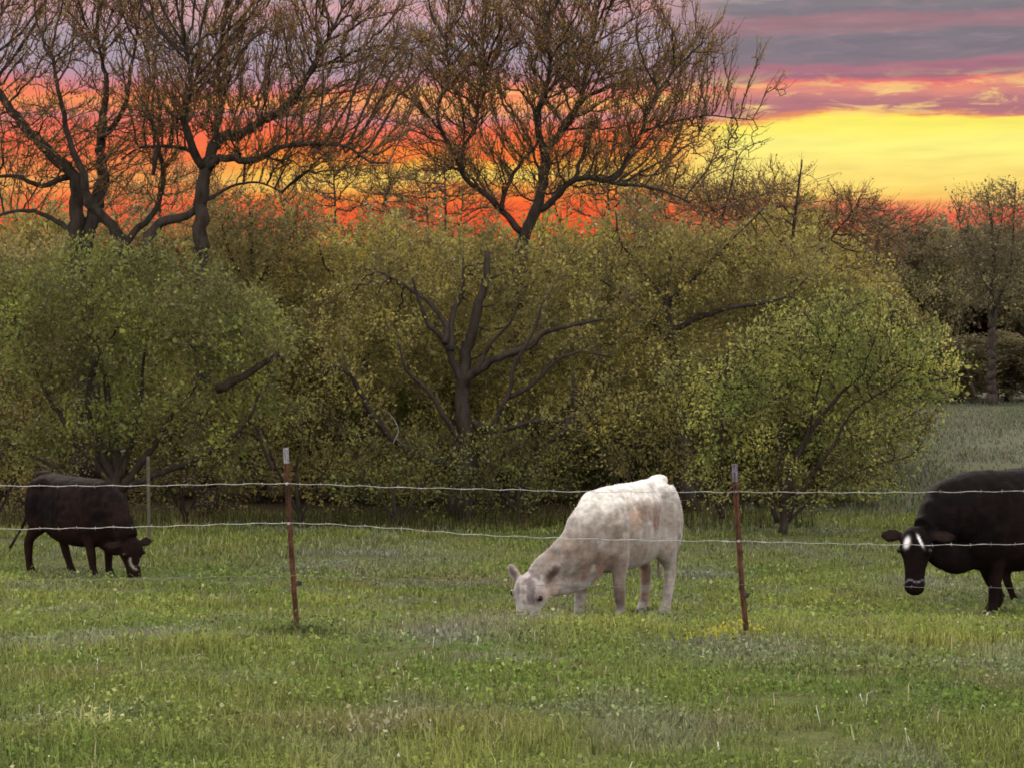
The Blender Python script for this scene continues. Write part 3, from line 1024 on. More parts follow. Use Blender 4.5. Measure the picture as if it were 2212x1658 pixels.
# --- green shrub at the left
d = 34.2
g = ground_point(260, d)
make_tree('green_shrub', 'large leafy green shrub behind the left black cow', 'shrub', g,
          [([g, P(250, 1000, d), P(235, 880, d), P(220, 780, d), P(200, 680, d)], .13, .03),
           (pl([(262, 1060), (330, 960), (400, 860), (470, 780), (560, 740)], d, -.4), .09, .02),
           (pl([(255, 1060), (160, 940), (90, 830), (40, 720)], d, -.5), .09, .02),
           (pl([(258, 1030), (300, 900), (310, 780), (330, 680)], d, .5), .07, .02),
           (pl([(250, 1080), (120, 1010), (20, 960), (-60, 900)], d, .3), .07, .02),
           (pl([(255, 1060), (215, 960), (190, 880), (200, 800), (230, 740)], d, -.7), .09, .03),
           (pl([(262, 1050), (380, 1010), (480, 960), (540, 900), (560, 850)], d, -.6), .08, .03),
           (pl([(470, 840), (520, 815), (560, 790), (605, 765)], d - .9, -.1), .10, .05)],
          np.vstack([ell(80, 680, 200, 150, d, 1.9, 1500, .20), ell(340, 660, 210, 130, d, 1.6, 1300, .20), ell(500, 720, 160, 120, d, 1.4, 900, .20),
                     ell(120, 900, 260, 160, d, 1.3, 480, .17), ell(440, 900, 200, 150, d, 1.1, 360, .17)]),
          leaf='leaf_green', leaf_n=8.0, spread=.055, leaf_size=(.035, .075), twigs=3, twig=(.16, .38), step=.17, kill=.19, up=.12, sag=.2, twig_up=.25)

# --- yellow green shrub at the right
d = 33.4
g = ground_point(1690, d)
make_tree('leafy_shrub', 'bright yellow green shrub with many slanting stems right of the right fence post', 'shrub', g,
          [([g, P(1700, 1040, d), P(1735, 960, d), P(1790, 880, d), P(1850, 820, d), P(1920, 780, d)], .07, .02),
           (pl([(1692, 1125), (1685, 1020), (1690, 930), (1700, 840), (1720, 740)], d, .4), .06, .018),
           (pl([(1695, 1125), (1745, 1040), (1800, 960), (1840, 890), (1900, 850)], d, -.5), .055, .015),
           (pl([(1690, 1125), (1715, 1010), (1750, 920), (1770, 830), (1800, 740)], d, -.2), .055, .015),
           (pl([(1680, 1125), (1640, 1000), (1610, 900), (1600, 820)], d, -.3), .055, .015),
           (pl([(1560, 1120), (1556, 1000), (1560, 900), (1566, 820), (1575, 740)], d + .2, .3), .06, .02),
           (pl([(1700, 1125), (1780, 1060), (1870, 1010), (1950, 990)], d, .3), .04, .012),
           (pl([(1555, 1110), (1520, 1010), (1480, 930), (1460, 880)], d + .2, -.2), .04, .015)],
          np.vstack([ell(1790, 765, 190, 95, d, 1.4, 900, .17), ell(1930, 810, 105, 75, d, 1.1, 620, .15), ell(1600, 860, 150, 120, d, 1.2, 400, .17),
                     ell(1890, 960, 130, 80, d, 1.0, 200, .15), ell(1640, 1010, 160, 80, d, 1.0, 110, .2), ell(2010, 850, 60, 20, d, .3, 70, .1), ell(1960, 745, 60, 50, d, .6, 160, .14), ell(1870, 690, 70, 40, d, .6, 160, .14)]),
          leaf='leaf_fresh', leaf_n=8.0, spread=.045, leaf_size=(.028, .06), twigs=3, twig=(.18, .42), step=.15, kill=.17, up=.15, tip=.0045, branch_bark='bark', radial=.3)

# --- low bushes along the foot of the thicket
low = [
    ('dense low olive bush behind the left fence post', 650, 35.4, 150, 175, 'leaf_olive'),
    ('low dull green bush under the olive tree, left of its trunk', 860, 35.0, 140, 120, 'leaf_green'),
    ('low dark green bush just left of the white cow, right of the forked trunk', 1130, 35.2, 130, 115, 'leaf_green'),
    ('olive bush rising directly behind the white cow', 1370, 35.0, 150, 180, 'leaf_olive'),
    ('dark low bush at the left edge behind the black cow\'s tail', -10, 35.2, 130, 150, 'leaf_brown'),
    ('brownish low bush behind the left black cow\'s neck', 400, 35.6, 150, 160, 'leaf_brown'),
]
for lab, px, dd, rx, ry, lf in low:
    g = ground_point(px, dd)
    yb = 829 + (EYE - g.z) * F / dd
    make_tree('low_bush', lab, 'bush', g,
              [([g, P(px - 10, yb - ry * .6, dd), P(px + 5, yb - ry * 1.1, dd)], .05, .015),
               (pl([(px, yb - 10), (px - rx * .4, yb - ry * .8), (px - rx * .6, yb - ry * 1.3)], dd, -.3), .035, .012),
               (pl([(px, yb - 10), (px + rx * .4, yb - ry * .8), (px + rx * .6, yb - ry * 1.3)], dd, .3), .035, .012)],
              np.vstack([ell(px, yb - ry, rx, ry * .98, dd, .8, 480, .17)]),
              leaf=lf, leaf_n=7, branch_bark='bark', spread=.05, leaf_size=(.03, .06), twigs=3, twig=(.2, .45), step=.17, kill=.18, tip=.004, group='low bushes along the foot of the thicket')

# --- back rows: full trees behind, prototypes and copies
def proto(name, label, cat, d, px, top, rx, leaf, n, lsz=(.055, .11), group=None, base_y=None, tip=.007, ln=12, steps=.24):
    g = ground_point(px, d)
    yb = 829 + (EYE - g.z) * F / d
    h = yb - top
    return make_tree(name, label, cat, g,
                     [([g, P(px, yb - h * .3, d), P(px + 8, yb - h * .6, d), P(px, yb - h * .85, d)], .16, .03),
                      (pl([(px, yb - h * .3), (px - rx * .4, yb - h * .6), (px - rx * .6, yb - h * .8)], d, -.6), .07, .02),
                      (pl([(px, yb - h * .35), (px + rx * .4, yb - h * .6), (px + rx * .6, yb - h * .8)], d, .6), .07, .02),
                      (pl([(px, yb - h * .2), (px + rx * .2, yb - h * .4), (px + rx * .5, yb - h * .5)], d, -.8), .05, .02)],
                     np.vstack([ell(px, top + h * .36, rx, h * .36, d, rx * d / F * .9, n, .3), ell(px, top + h * .68, rx * .9, h * .28, d, rx * d / F * .7, n // 2, .35)]),
                     leaf=leaf, leaf_n=ln, spread=.13, leaf_size=lsz, twigs=3, step=steps, kill=.26, tip=tip, group=group, twig=(.25, .5))


GB = 'second row trees closing the thicket'
pr = [proto('background_tree', 'dull olive tree in the second row, behind the forked olive tree', 'tree', 47.0, 1000, 492, 190, 'leaf_olive', 1500, group=GB),
      proto('background_tree', 'brown olive tree in the second row, behind the stems of the leftmost tree', 'tree', 47.5, 230, 460, 180, 'leaf_brown', 1500, group=GB),
      proto('background_tree', 'yellow olive tree in the second row, behind the left fence post', 'tree', 48.0, 640, 490, 190, 'leaf_gold', 1500, group=GB)]
spots = [(-60, 46.5, .98, 1, 1.9, 'brownish tree of the second row cut by the left edge of the photo'),
         (430, 48.5, 1.0, 0, 2.2, 'olive tree of the second row behind the single trunk tree'),
         (820, 50.0, .98, 1, .8, 'brown tree of the second row between the golden and the forked tree'),
         (1200, 48.0, .98, 2, 4.0, 'yellow olive tree of the second row behind the middle skyline trunk'),
         (1370, 50.0, 1.0, 1, 5.1, 'brown olive tree of the second row above the white cow\'s back'),
         (1540, 47.0, .97, 0, 3.1, 'olive tree of the second row above the right fence post'),
         (1710, 49.5, 1.0, 2, 1.3, 'yellow olive tree of the second row behind the reddish pointed top'),
         (1850, 56.0, .80, 1, 2.7, 'brown tree of the second row at the right end, behind the yellow green shrub'),
         (60, 52.0, 1.06, 0, .5, 'olive tree of the second row seen between the leftmost stems')]
for px, dd, sc, k, rz, lab in spots:
    copy_thing(pr[k], ground_point(px, dd), rz, (sc, sc, sc * dd / 47.5), lab, GB)

# understory between the rows
GU = 'shady understory shrubs inside the thicket'
us = [proto('understory_shrub', 'shady olive shrub inside the thicket behind the forked trunk', 'shrub', 42.0, 1090, 760, 190, 'leaf_olive', 900, (.05, .10), GU),
      proto('understory_shrub', 'shady green shrub inside the thicket left of the middle', 'shrub', 42.5, 300, 770, 190, 'leaf_green', 900, (.05, .10), GU)]
for px, dd, k, rz, lab in [(0, 41.5, 0, 1.1, 'shady olive shrub inside the thicket at the left edge'), (560, 42, 0, 2.1, 'shady olive shrub inside the thicket above the left post'),
                           (800, 42.5, 1, 3.1, 'shady green shrub inside the thicket below the golden tree'), (1350, 42, 1, .7, 'shady green shrub inside the thicket behind the white cow'),
                           (1580, 42, 0, 4.4, 'shady olive shrub inside the thicket behind the right post'), (1760, 41, 1, 5.4, 'shady green shrub inside the thicket behind the slanting stems')]:
    copy_thing(us[k], ground_point(px, dd), rz, (1, 1, 1), lab, GU)

# --- distant tree line beyond the meadow
GF = 'distant trees beyond the meadow'
fr = [proto('distant_tree', 'distant grey olive tree beyond the meadow, right of the yellow green shrub', 'tree', 112, 1990, 476, 90, 'leaf_far', 1300, (.11, .2), GF, tip=.016, ln=6, steps=.4),
      proto('distant_tree', 'distant brownish tree beyond the meadow near the right edge', 'tree', 114, 2230, 472, 95, 'leaf_far', 1300, (.11, .2), GF, tip=.016, ln=6, steps=.4)]
for px, dd, sc, k, rz, lab in [(1900, 116, 1.0, 1, 1.0, 'distant tree beyond the meadow, half hidden by the thicket end'),
                               (2060, 118, 1.02, 1, 2.0, 'distant tree just left of the tall far trunk'),
                               (2150, 119, 1.02, 0, 3.0, 'distant tree directly behind the tall far trunk'),
                               (2330, 116, 1.0, 0, 4.0, 'distant tree cut off by the right edge of the photo'),
                               (1790, 118, 1.0, 0, 5.0, 'distant tree seen through the thicket over the meadow'),
                               (1940, 128, 1.04, 0, .3, 'farthest distant tree over the yellow green shrub'),
                               (2100, 130, 1.06, 1, 5.5, 'farthest distant tree between the two nearer crowns'),
                               (2420, 117, 1.0, 1, 5.0, 'distant tree beyond the right edge')]:
    copy_thing(fr[k], ground_point(px, dd), rz, (sc * 1.15, sc * 1.15, sc), lab, GF)
for px, dd, k, rz, lab in [(1880, 108, 0, .4, 'distant low scrub at the far edge of the meadow, left part'), (1985, 109, 1, 1.4, 'distant low scrub under the left far crowns'),
                           (2075, 107, 0, 2.4, 'distant low scrub left of the tall far trunk'), (2175, 108, 1, 3.4, 'distant low scrub at the foot of the tall far trunk'),
                           (2270, 107, 0, 4.4, 'distant low scrub cut by the right edge'), (1790, 110, 1, 5.4, 'distant low scrub seen through the slanting stems'), (2380, 108, 1, .9, 'distant low scrub beyond the right edge')]:
    copy_thing(fr[k], ground_point(px, dd), rz, (.85, .85, .36), lab, 'distant low scrub at the far edge of the meadow')
d = 104.0
g = ground_point(2143, d)
make_tree('tall_tree', 'tall slender dark trunk tree at the far side of the meadow, right edge', 'tree', g,
          [([g, P(2142, 800, d), P(2143, 720, d), P(2140, 640, d), P(2146, 560, d), P(2140, 470, d), P(2130, 410, d)], .26, .05),
           (pl([(2143, 720), (2160, 640), (2185, 560), (2190, 470), (2194, 395)], d, -.8), .13, .03),
           (pl([(2142, 650), (2110, 570), (2080, 510), (2065, 450)], d, .9), .10, .03),
           (pl([(2140, 620), (2150, 540), (2165, 470), (2160, 410)], d, .9), .09, .03),
           (pl([(2108, 860), (2090, 800), (2070, 740)], d + 1, .1), .12, .05)],
          np.vstack([ell(2140, 560, 105, 130, d, 2.6, 1500), ell(2150, 445, 90, 40, d, 2.0, 350)]),
          leaf='leaf_far', leaf_n=4, leaf_size=(.08, .16), spread=.16, step=.35, kill=.4, tip=.014, twig=(.4, .8))

# undergrowth along the foot of the thicket
def build_undergrowth():
    n = 4500
    y = rng.uniform(33.9, 37.5, n)
    px = rng.uniform(-150, 1760, n)
    edge = 34.6 + 0.35 * np.sin(px / 90.0) + 0.25 * np.sin(px / 37.0)
    y = np.maximum(y, edge)
    x = (px - 1106) * y / F
    h = rng.uniform(.08, .42, n) * np.clip(1.0 + .5 * _c1(x, y), .4, 1.5)
    base = np.stack([x, y, gz(x, y)], 1)
    V, lo, st = blades(base, h, rng.uniform(.008, .018, n), np.abs(rng.normal(.25, .3, n)), rng.uniform(0, 6.28, n), .15)
    cols = .75 * np.array([[.055, .050, .018], [.10, .078, .035], [.15, .115, .06], [.06, .085, .02]])
    me = mesh_from('undergrowth', V, loops=lo, starts=st)
    add_tint(me, cols[rng.integers(0, 4, n)] * rng.uniform(.6, 1.3, (n, 1)), 5)
    o = link('undergrowth', me, M['grass'])
    o['kind'] = 'stuff'
    o['label'] = 'tall dry stalks and weeds along the foot of the thicket'
    o['category'] = 'undergrowth'


build_undergrowth()


def build_meadow():
    """coarse tufts over the far meadow"""
    n = 70000
    y = 37 + 72 * rng.random(n) ** .8
    px = rng.uniform(1380, 2640, n)
    x = (px - 1106) * y / F
    k = rng.random(n) < np.clip(.5 + .6 * Lattice(31, 2.6)(x, y * .5) + .4 * _c2(x, y), .04, 1)
    x, y = x[k], y[k]
    n = len(x)
    base = np.stack([x, y, gz(x, y)], 1)
    V, lo, st = blades(base, rng.uniform(.08, .26, n), rng.uniform(.02, .05, n), np.abs(rng.normal(.6, .4, n)), rng.uniform(0, 6.28, n), .4)
    cols = .92 * np.array([[.080, .108, .045], [.115, .110, .060], [.125, .115, .095], [.075, .085, .055]])
    me = mesh_from('meadow_grass', V, loops=lo, starts=st)
    add_tint(me, cols[rng.integers(0, 4, n)] * rng.uniform(.6, 1.5, (n, 1)), 5)
    o = link('meadow_grass', me, M['grass'])
    o['kind'] = 'stuff'
    o['label'] = 'coarse dull grey green tufts on the far meadow at the right'
    o['category'] = 'grass'


build_meadow()

# pale dead branch hanging in the thicket, black snag
def branch_thing(name, label, lines, d, mat):
    b = P(*lines[0][0][0], d)
    V, Fc = [], []
    for i, (pts, r0, r1) in enumerate(lines):
        path = smooth_path(pl(pts, d, .1), .05)
        n = len(path)
        tube(V, Fc, [p - b for p in path], [r0 + (r1 - r0) * k / (n - 1) for k in range(n)], 6, .15, i)
    o = link(name, mesh_from(name, V, Fc, smooth=True), M[mat])
    o.location = b
    o['label'] = label
    o['category'] = 'branch'


branch_thing('dead_branch', 'small pale barkless dead branch dangling in front of the olive thicket', [([(849, 958), (854, 946), (861, 932), (857, 916), (850, 903)], .009, .005), ([(850, 903), (838, 890), (826, 884)], .005, .003), ([(854, 946), (866, 955)], .005, .003)], 34.2, 'bark_pale')
branch_thing('dead_snag', 'short black broken branch leaning above the left fence post', [([(590, 1012), (582, 995), (568, 965), (558, 932), (545, 915), (528, 910)], .035, .015), ([(558, 932), (572, 918), (580, 925)], .014, .008)], 34.0, 'bark')

# ------------------------------------------------------------------ fence
def mat_rust():
    m, t = new_mat('rusty_steel')
    c = ramp(t, noise(t, 14, 6, .7), [(.3, (.018, .010, .008, 1)), (.5, (.070, .028, .016, 1)), (.72, (.17, .075, .040, 1))])
    finish(t, c, .85, bump(t, noise(t, 90, 4, .7), .6, .004), .2)
    return m


def mat_plain(name, a, b, sc=30, rough=.5, metallic=0.0):
    m, t = new_mat(name)
    finish(t, ramp(t, noise(t, sc, 5, .6), [(.35, a), (.65, b)]), rough, metallic=metallic)
    return m


M['rust'] = mat_rust()
M['tip_paint'] = mat_plain('weathered_white_paint', (.10, .09, .10, 1), (.30, .29, .31, 1), 25, .7)
M['tip_grey'] = mat_plain('worn_grey_paint', (.06, .055, .065, 1), (.17, .16, .19, 1), 40, .6)
M['wire'] = mat_plain('galvanised_wire', (.22, .22, .20, 1), (.46, .45, .42, 1), 20, .5, .2)
M['wire_dull'] = mat_plain('dull_wire', (.07, .065, .06, 1), (.17, .16, .15, 1), 20, .6)
M['clip'] = mat_plain('dark_clip', (.02, .016, .014, 1), (.05, .04, .035, 1))
M['green_steel'] = mat_plain('weathered_green_steel', (.035, .035, .022, 1), (.085, .075, .05, 1))


def t_post(V, Fc, path, w, tlen=1.0):
    """T-section steel post with studs along its face"""
    prof = [(-1, -.16), (1, -.16), (1, .14), (.16, .14), (.16, 1.0), (-.16, 1.0), (-.16, .14), (-1, .14)]
    base = len(V)
    n = len(path)
    for i, p in enumerate(path):
        tn = (path[min(i + 1, n - 1)] - path[max(i - 1, 0)]).normalized()
        a = Vector((1, .25, 0)); a = (a - tn * a.dot(tn)).normalized()
        b = tn.cross(a)
        for (u, v) in prof:
            V.append(p + a * u * w - b * v * w * -1)
    k = len(prof)
    for i in range(n - 1):
        for j in range(k):
            Fc.append((base + i * k + j, base + i * k + (j + 1) % k, base + (i + 1) * k + (j + 1) % k, base + (i + 1) * k + j))
    Fc.append(tuple(base + j for j in range(k))[::-1])
    Fc.append(tuple(base + (n - 1) * k + j for j in range(k)))


def box(V, Fc, c, s):
    k = len(V)
    for dx in (-1, 1):
        for dy in (-1, 1):
            for dz in (-1, 1):
                V.append(Vector((c[0] + dx * s[0], c[1] + dy * s[1], c[2] + dz * s[2])))
    for f in ((0, 1, 3, 2), (4, 6, 7, 5), (0, 4, 5, 1), (2, 3, 7, 6), (0, 2, 6, 4), (1, 5, 7, 3)):
        Fc.append(tuple(k + i for i in f))


DL, DR = 15.35, 14.95


def fd(px):
    return DL + (DR - DL) * (px - 630) / 970.0


fence = thing('wire_fence', 'three strand wire fence on leaning rusty steel posts in front of the cows', 'fence', P(1106, 1380, fd(1106)))
FB = Vector(fence.location)


def post(pts, w, tipmat, tip_len, side=1):
    path = smooth_path([P(x, y, fd(x)) for x, y in pts], .05)
    dz = P(pts[-1][0], pts[-1][1] + 35, fd(pts[-1][0]))
    path.append(dz)
    V, Fc = [], []
    jp = [p + Vector((random.uniform(-1, 1) * .002, random.uniform(-1, 1) * .002, 0)) for p in path]
    t_post(V, Fc, [p - FB for p in jp], w)
    # studs on the face
    for i in range(1, len(jp) - 1):
        c = jp[i] - FB
        box(V, Fc, (c.x, c.y - w * .28, c.z), (w * .28, .006, .006))
    o = link('post', mesh_from('post', V, Fc), M['rust'], fence)
    # painted tip, slightly proud of the steel
    V, Fc = [], []
    n = max(2, int(tip_len / .05))
    tp = [jp[0] - FB + Vector((0, 0, .004))] + [p - FB for p in jp[1:n + 1]]
    t_post(V, Fc, [p + Vector((0, -.0015, 0)) for p in tp], w * 1.05)
    link('post_tip', mesh_from('post_tip', V, Fc), M[tipmat], o)
    return o, jp


def wire(pts, r=.0019, seed=1, mat='wire'):
    rr = random.Random(seed)
    path = smooth_path([P(x, y, fd(x) - .035) for x, y in pts], .045)
    V, Fc = [], []
    n = len(path)
    path = [p - FB + Vector((0, 0, .0035 * math.sin(i * 1.1 + rr.random()))) for i, p in enumerate(path)]
    tube(V, Fc, path, [r * rr.uniform(.8, 1.25) for _ in path], 5, .1, seed)
    i = 3
    while i < n - 3:            # barbs
        p = path[i]
        for s in (-1, 1):
            a = Vector((rr.uniform(-.5, .5), rr.uniform(-.3, .3), s)).normalized() * .013
            tube(V, Fc, [p - a, p + a], [r * .6, r * .25], 3, 0, 1)
        i += 3
    link('wire', mesh_from('wire', V, Fc, smooth=True), M[mat], fence)


pL, jL = post([(617, 968), (620, 1020), (624, 1100), (629, 1180), (634, 1250), (638, 1310), (642, 1356)], .018, 'tip_paint', .12)
pR, jR = post([(1587, 1003), (1590, 1060), (1594, 1130), (1598, 1200), (1603, 1270), (1609, 1330), (1614, 1385)], .019, 'tip_grey', .14)
post([(-372, 960), (-371, 1150), (-370, 1352)], .020, 'tip_paint', .16)
post([(2574, 1005), (2576, 1200), (2578, 1392)], .020, 'tip_paint', .16)

wire([(-900, 1050), (-372, 1046), (0, 1049), (320, 1048), (617, 1044), (860, 1052), (1106, 1057), (1250, 1061), (1590, 1062), (1900, 1063), (2212, 1060), (2574, 1058), (3000, 1060)], seed=1)
wire([(-900, 1146), (-372, 1142), (0, 1142), (300, 1137), (622, 1129), (850, 1140), (1000, 1152), (1170, 1160), (1400, 1166), (1595, 1168), (1800, 1173), (2000, 1176), (2212, 1174), (2574, 1170), (3000, 1174)], seed=2)
wire([(-900, 1252), (-372, 1250), (0, 1252), (300, 1249), (634, 1243), (900, 1252), (1170, 1262), (1400, 1266), (1603, 1262), (1800, 1267), (2000, 1267), (2212, 1268), (2574, 1262), (3000, 1266)], r=.0017, seed=3, mat='wire_dull')


def clip(px, py, prt, r=.016, dark=True):
    V, Fc = [], []
    c = P(px, py, fd(px) - .03) - FB
    ring = [c + Vector((math.cos(q) * r, -.006 * math.sin(q * 2), math.sin(q) * r * .9)) for q in np.linspace(0, 6.0, 10)]
    tube(V, Fc, ring, [r * .42] * 10, 5, .1, 3)
    box(V, Fc, (c.x, c.y, c.z), (r * .5, r * .5, r * .6))
    link('insulator' if dark else 'wire_clip', mesh_from('clip', V, Fc, smooth=True), M['clip'] if dark else M['wire'], prt)


clip(646, 1258, pL)
clip(1613, 1284, pR)
clip(624, 1130, pL, .008, False)
clip(620, 1044, pL, .008, False)
clip(1596, 1168, pR, .008, False)
# loose end of wire twisted round the right post
V, Fc = [], []
path = smooth_path([P(x, y, fd(1590) - .03) - FB for x, y in [(1560, 1065), (1572, 1060), (1580, 1052), (1587, 1046), (1594, 1052), (1588, 1064), (1584, 1078), (1592, 1090)]], .01)
tube(V, Fc, path, [.0028] * len(path), 5, .1, 9)
link('wire_tie', mesh_from('wire_tie', V, Fc, smooth=True), M['rust'], pR)

# thin old stake further back, seen over the left black cow's neck
st_d = 31.5
g = ground_point(322, st_d)
V, Fc = [], []
top = P(320, 985, st_d)
t_post(V, Fc, [Vector((0, 0, -.2)), (top - g) * .5, top - g], .024)
o = link('stake', mesh_from('stake', V, Fc), M['green_steel'])
o.location = g
o['label'] = 'thin weathered grey green steel stake standing behind the left black cow\'s head'
o['category'] = 'stake'

# ------------------------------------------------------------------ cows
def loft(V, Fc, secs, sides=20):
    """secs: (centre, side axis, up axis, half width, half height, squareness)"""
    base = len(V)
    for c, a, b, w, h, e in secs:
        for k in range(sides):
            q = 2 * math.pi * k / sides
            cx, sx = math.cos(q), math.sin(q)
            V.append(Vector(c) + Vector(a) * (w * math.copysign(abs(cx) ** e, cx)) + Vector(b) * (h * math.copysign(abs(sx) ** e, sx)))
    n = len(secs)
    for i in range(n - 1):
        for k in range(sides):
            Fc.append((base + i * sides + k, base + i * sides + (k + 1) % sides, base + (i + 1) * sides + (k + 1) % sides, base + (i + 1) * sides + k))
    Fc.append(tuple(base + k for k in range(sides))[::-1])
    Fc.append(tuple(base + (n - 1) * sides + k for k in range(sides)))


def along(pts, side, sizes, e=.95, n_between=3):
    """sections along a path; side = side axis; sizes = (w, h) per point"""
    ps = [Vector(p) for p in pts]
    secs = []
    P0 = [ps[0] * 2 - ps[1]] + ps + [ps[-1] * 2 - ps[-2]]
    S0 = [sizes[0]] + list(sizes) + [sizes[-1]]
    out = []
    for i in range(1, len(P0) - 2):
        a, b, c, d = P0[i - 1:i + 3]
        for k in range(n_between):
            s = k / n_between
            p = 0.5 * ((2 * b) + (c - a) * s + (2 * a - 5 * b + 4 * c - d) * s * s + (3 * b - a - 3 * c + d) * s ** 3)
            ss = s * s * (3 - 2 * s)
            out.append((p, S0[i][0] * (1 - ss) + S0[i + 1][0] * ss, S0[i][1] * (1 - ss) + S0[i + 1][1] * ss))
    out.append((ps[-1], sizes[-1][0], sizes[-1][1]))
    n = len(out)
    for i, (p, w, h) in enumerate(out):
        t = (out[min(i + 1, n - 1)][0] - out[max(i - 1, 0)][0]).normalized()
        s = side(i / (n - 1)) if callable(side) else Vector(side)
        s = (s - t * s.dot(t)).normalized()
        u = t.cross(s)
        secs.append((p, s, u, w, h, e))
    return secs


def blob(V, Fc, c, r, seg=14, rings=9):
    secs = []
    for i in range(rings):
        q = math.pi * (i + .5) / rings
        secs.append(((c[0], c[1], c[2] - math.cos(q) * r[2]), (1, 0, 0), (0, 1, 0), math.sin(q) * r[0], math.sin(q) * r[1], 1.0))
    loft(V, Fc, secs, seg)


def make_cow(name, label, base, heading, scl, legs, neck, headpose, coat, matname, tail, fat=1.0, ear_lift=(.0, .0), ear_col=(.02, .012, .01)):
    """local axes: +x forward, +y the cow's left, +z up. headpose = (poll, down direction of the face, side axis, length)"""
    V, Fc = [], []
    Y = Vector((0, 1, 0)); Z = Vector((0, 0, 1))
    tor = [(-.76, .99, .08, .11), (-.73, .98, .15, .20), (-.65, .965, .205, .27), (-.52, .945, .235, .315), (-.35, .90, .250, .350), (-.15, .88, .30, .36), (.05, .865, .315, .362),
           (.22, .86, .305, .362), (.38, .86, .270, .355), (.52, .86, .235, .33), (.64, .84, .19, .29), (.73, .83, .13, .20), (.77, .82, .07, .11)]
    sink = lambda x: max(0.0, min(1.0, (x + .75) / .5)) * fat ** 5
    loft(V, Fc, [((x, 0, z - .045 * sink(x)), Y, Z, w * fat, h + .045 * sink(x), .84) for x, z, w, h in tor], 28)
    for s in (-1, 1):
        blob(V, Fc, (.40, s * .19 * fat, .86), (.17, .085, .27))      # shoulder
        blob(V, Fc, (.50, s * .17 * fat, .70), (.11, .075, .13))      # point of shoulder
        blob(V, Fc, (-.58, s * .175 * fat, .86), (.17, .115, .33))    # thigh
        blob(V, Fc, (-.42, s * .195 * fat, 1.145), (.11, .055, .075))  # hook bone
        blob(V, Fc, (-.71, s * .10, 1.14), (.05, .045, .06))          # pin bone
    blob(V, Fc, (-.64, 0, 1.235), (.15, .075, .06))                    # tail head
    blob(V, Fc, (-.33, 0, .55), (.12, .09, .07))                      # udder
    # neck
    loft(V, Fc, along(neck['pts'], lambda u: Y.lerp(headpose[2], u * u), neck['sz'], .95, 4), 22)
    loft(V, Fc, along(neck['dew'], Y, neck.get('dsz', [(.05, .10), (.06, .13), (.085, .15), (.12, .16)]), .95, 3), 14)
    ears = []
    # head
    poll, down, side, HL = headpose[:4]
    down = Vector(down).normalized(); side = Vector(side); side = (side - down * side.dot(down)).normalized()
    face = side.cross(down).normalized()             # out of the forehead
    if face.dot(headpose_hint(headpose)) < 0:
        face = -face
    for_w = headpose[5] if len(headpose) > 5 else 1.0
    def H(a, b=0.0, c=0.0):
        return Vector(poll) + down * (a * HL) + side * b + face * c
    hs = [(-.04, .055, .05, -.02), (.03, .088, .085, -.015), (.12, .112, .105, -.02), (.24, .124, .128, -.035), (.34, .122, .132, -.045), (.46, .098, .118, -.04), (.60, .080, .094, -.025),
          (.74, .073, .074, -.012), (.85, .078, .070, -.010), (.93, .076, .064, -.012), (.985, .052, .046, -.014), (1.01, .026, .024, -.014)]
    loft(V, Fc, [(H(a, 0, c), side, face, w * for_w, h * (1 + (for_w - 1) * .6), .88) for a, w, h, c in hs], 22)
    for s in (-1, 1):
        c = H(.33, s * .098 * for_w, .035)
        blob(V, Fc, c, (.034, .034, .030))                                   # brow
        e0 = H(.10, s * .085 * for_w, -.03)
        lift = ear_lift[0] if s > 0 else ear_lift[1]
        ed = (side * s * 1.0 - face * .35 - down * lift).normalized()
        en = face * .8 + side * s * .55; en = (en - ed * en.dot(ed)).normalized()
        eu = ed.cross(en)
        es = [(0, .024, .022), (.04, .036, .020), (.09, .060, .015), (.14, .066, .012), (.19, .050, .011), (.235, .020, .009)]
        ears.append((e0, ed, eu, en))
        loft(V, Fc, [(e0 + ed * x + en * (.012 * math.sin(x * 14)), eu, en, w, h, 1.0) for x, w, h in es], 12)
    # legs
    def fleg(sy, fx, lift=0.0, bend=0.0):
        x0 = .42
        y = sy * .165
        pts = [(x0 + .02, y * .95, .92), (x0 - .03, y, .66), (x0 + (fx - x0) * .5 + bend, y, .38 + lift * .5), (fx - bend * .6, y, .125 + lift), (fx + .015, y, .07 + lift), (fx + .045, y, .0 + lift)]
        loft(V, Fc, along(pts, Y, [(.10, .16), (.088, .118), (.056, .062), (.042, .044), (.050, .056), (.054, .066)], .95, 4), 16)
        blob(V, Fc, (x0 + (fx - x0) * .5 + bend, y, .38 + lift * .5), (.05, .048, .055))
    def hleg(sy, fx):
        y = sy * .155
        x0 = -.55
        pts = [(x0 - .02, y * .9, 1.0), (x0 + .10 + (fx + .55) * .2, y * 1.1, .70), (x0 - .07 + (fx + .55) * .7, y, .43), (fx - .02, y, .13), (fx + .005, y, .07), (fx + .04, y, .0)]
        loft(V, Fc, along(pts, Y, [(.12, .20), (.100, .165), (.050, .074), (.042, .048), (.048, .056), (.054, .066)], .95, 5), 16)
        blob(V, Fc, (x0 - .08 + (fx + .55) * .7, y, .445), (.055, .040, .05))
    fleg(1, legs[0], *(legs[4] if len(legs) > 4 else (0, 0)))
    fleg(-1, legs[1], *(legs[5] if len(legs) > 5 else (0, 0)))
    hleg(1, legs[2]); hleg(-1, legs[3])
    # tail
    loft(V, Fc, along(tail, Y, [(.035, .035)] + [(.020, .020)] * (len(tail) - 2) + [(.016, .016)], 1.0, 4), 10)
    tmp = link('tmp_cow', mesh_from('tmp', V, Fc))
    md = tmp.modifiers.new('r', 'REMESH'); md.mode = 'VOXEL'; md.voxel_size = .0135; md.use_smooth_shade = True
    sm = tmp.modifiers.new('s', 'SMOOTH'); sm.factor = .5; sm.iterations = 7
    dg = bpy.context.evaluated_depsgraph_get()
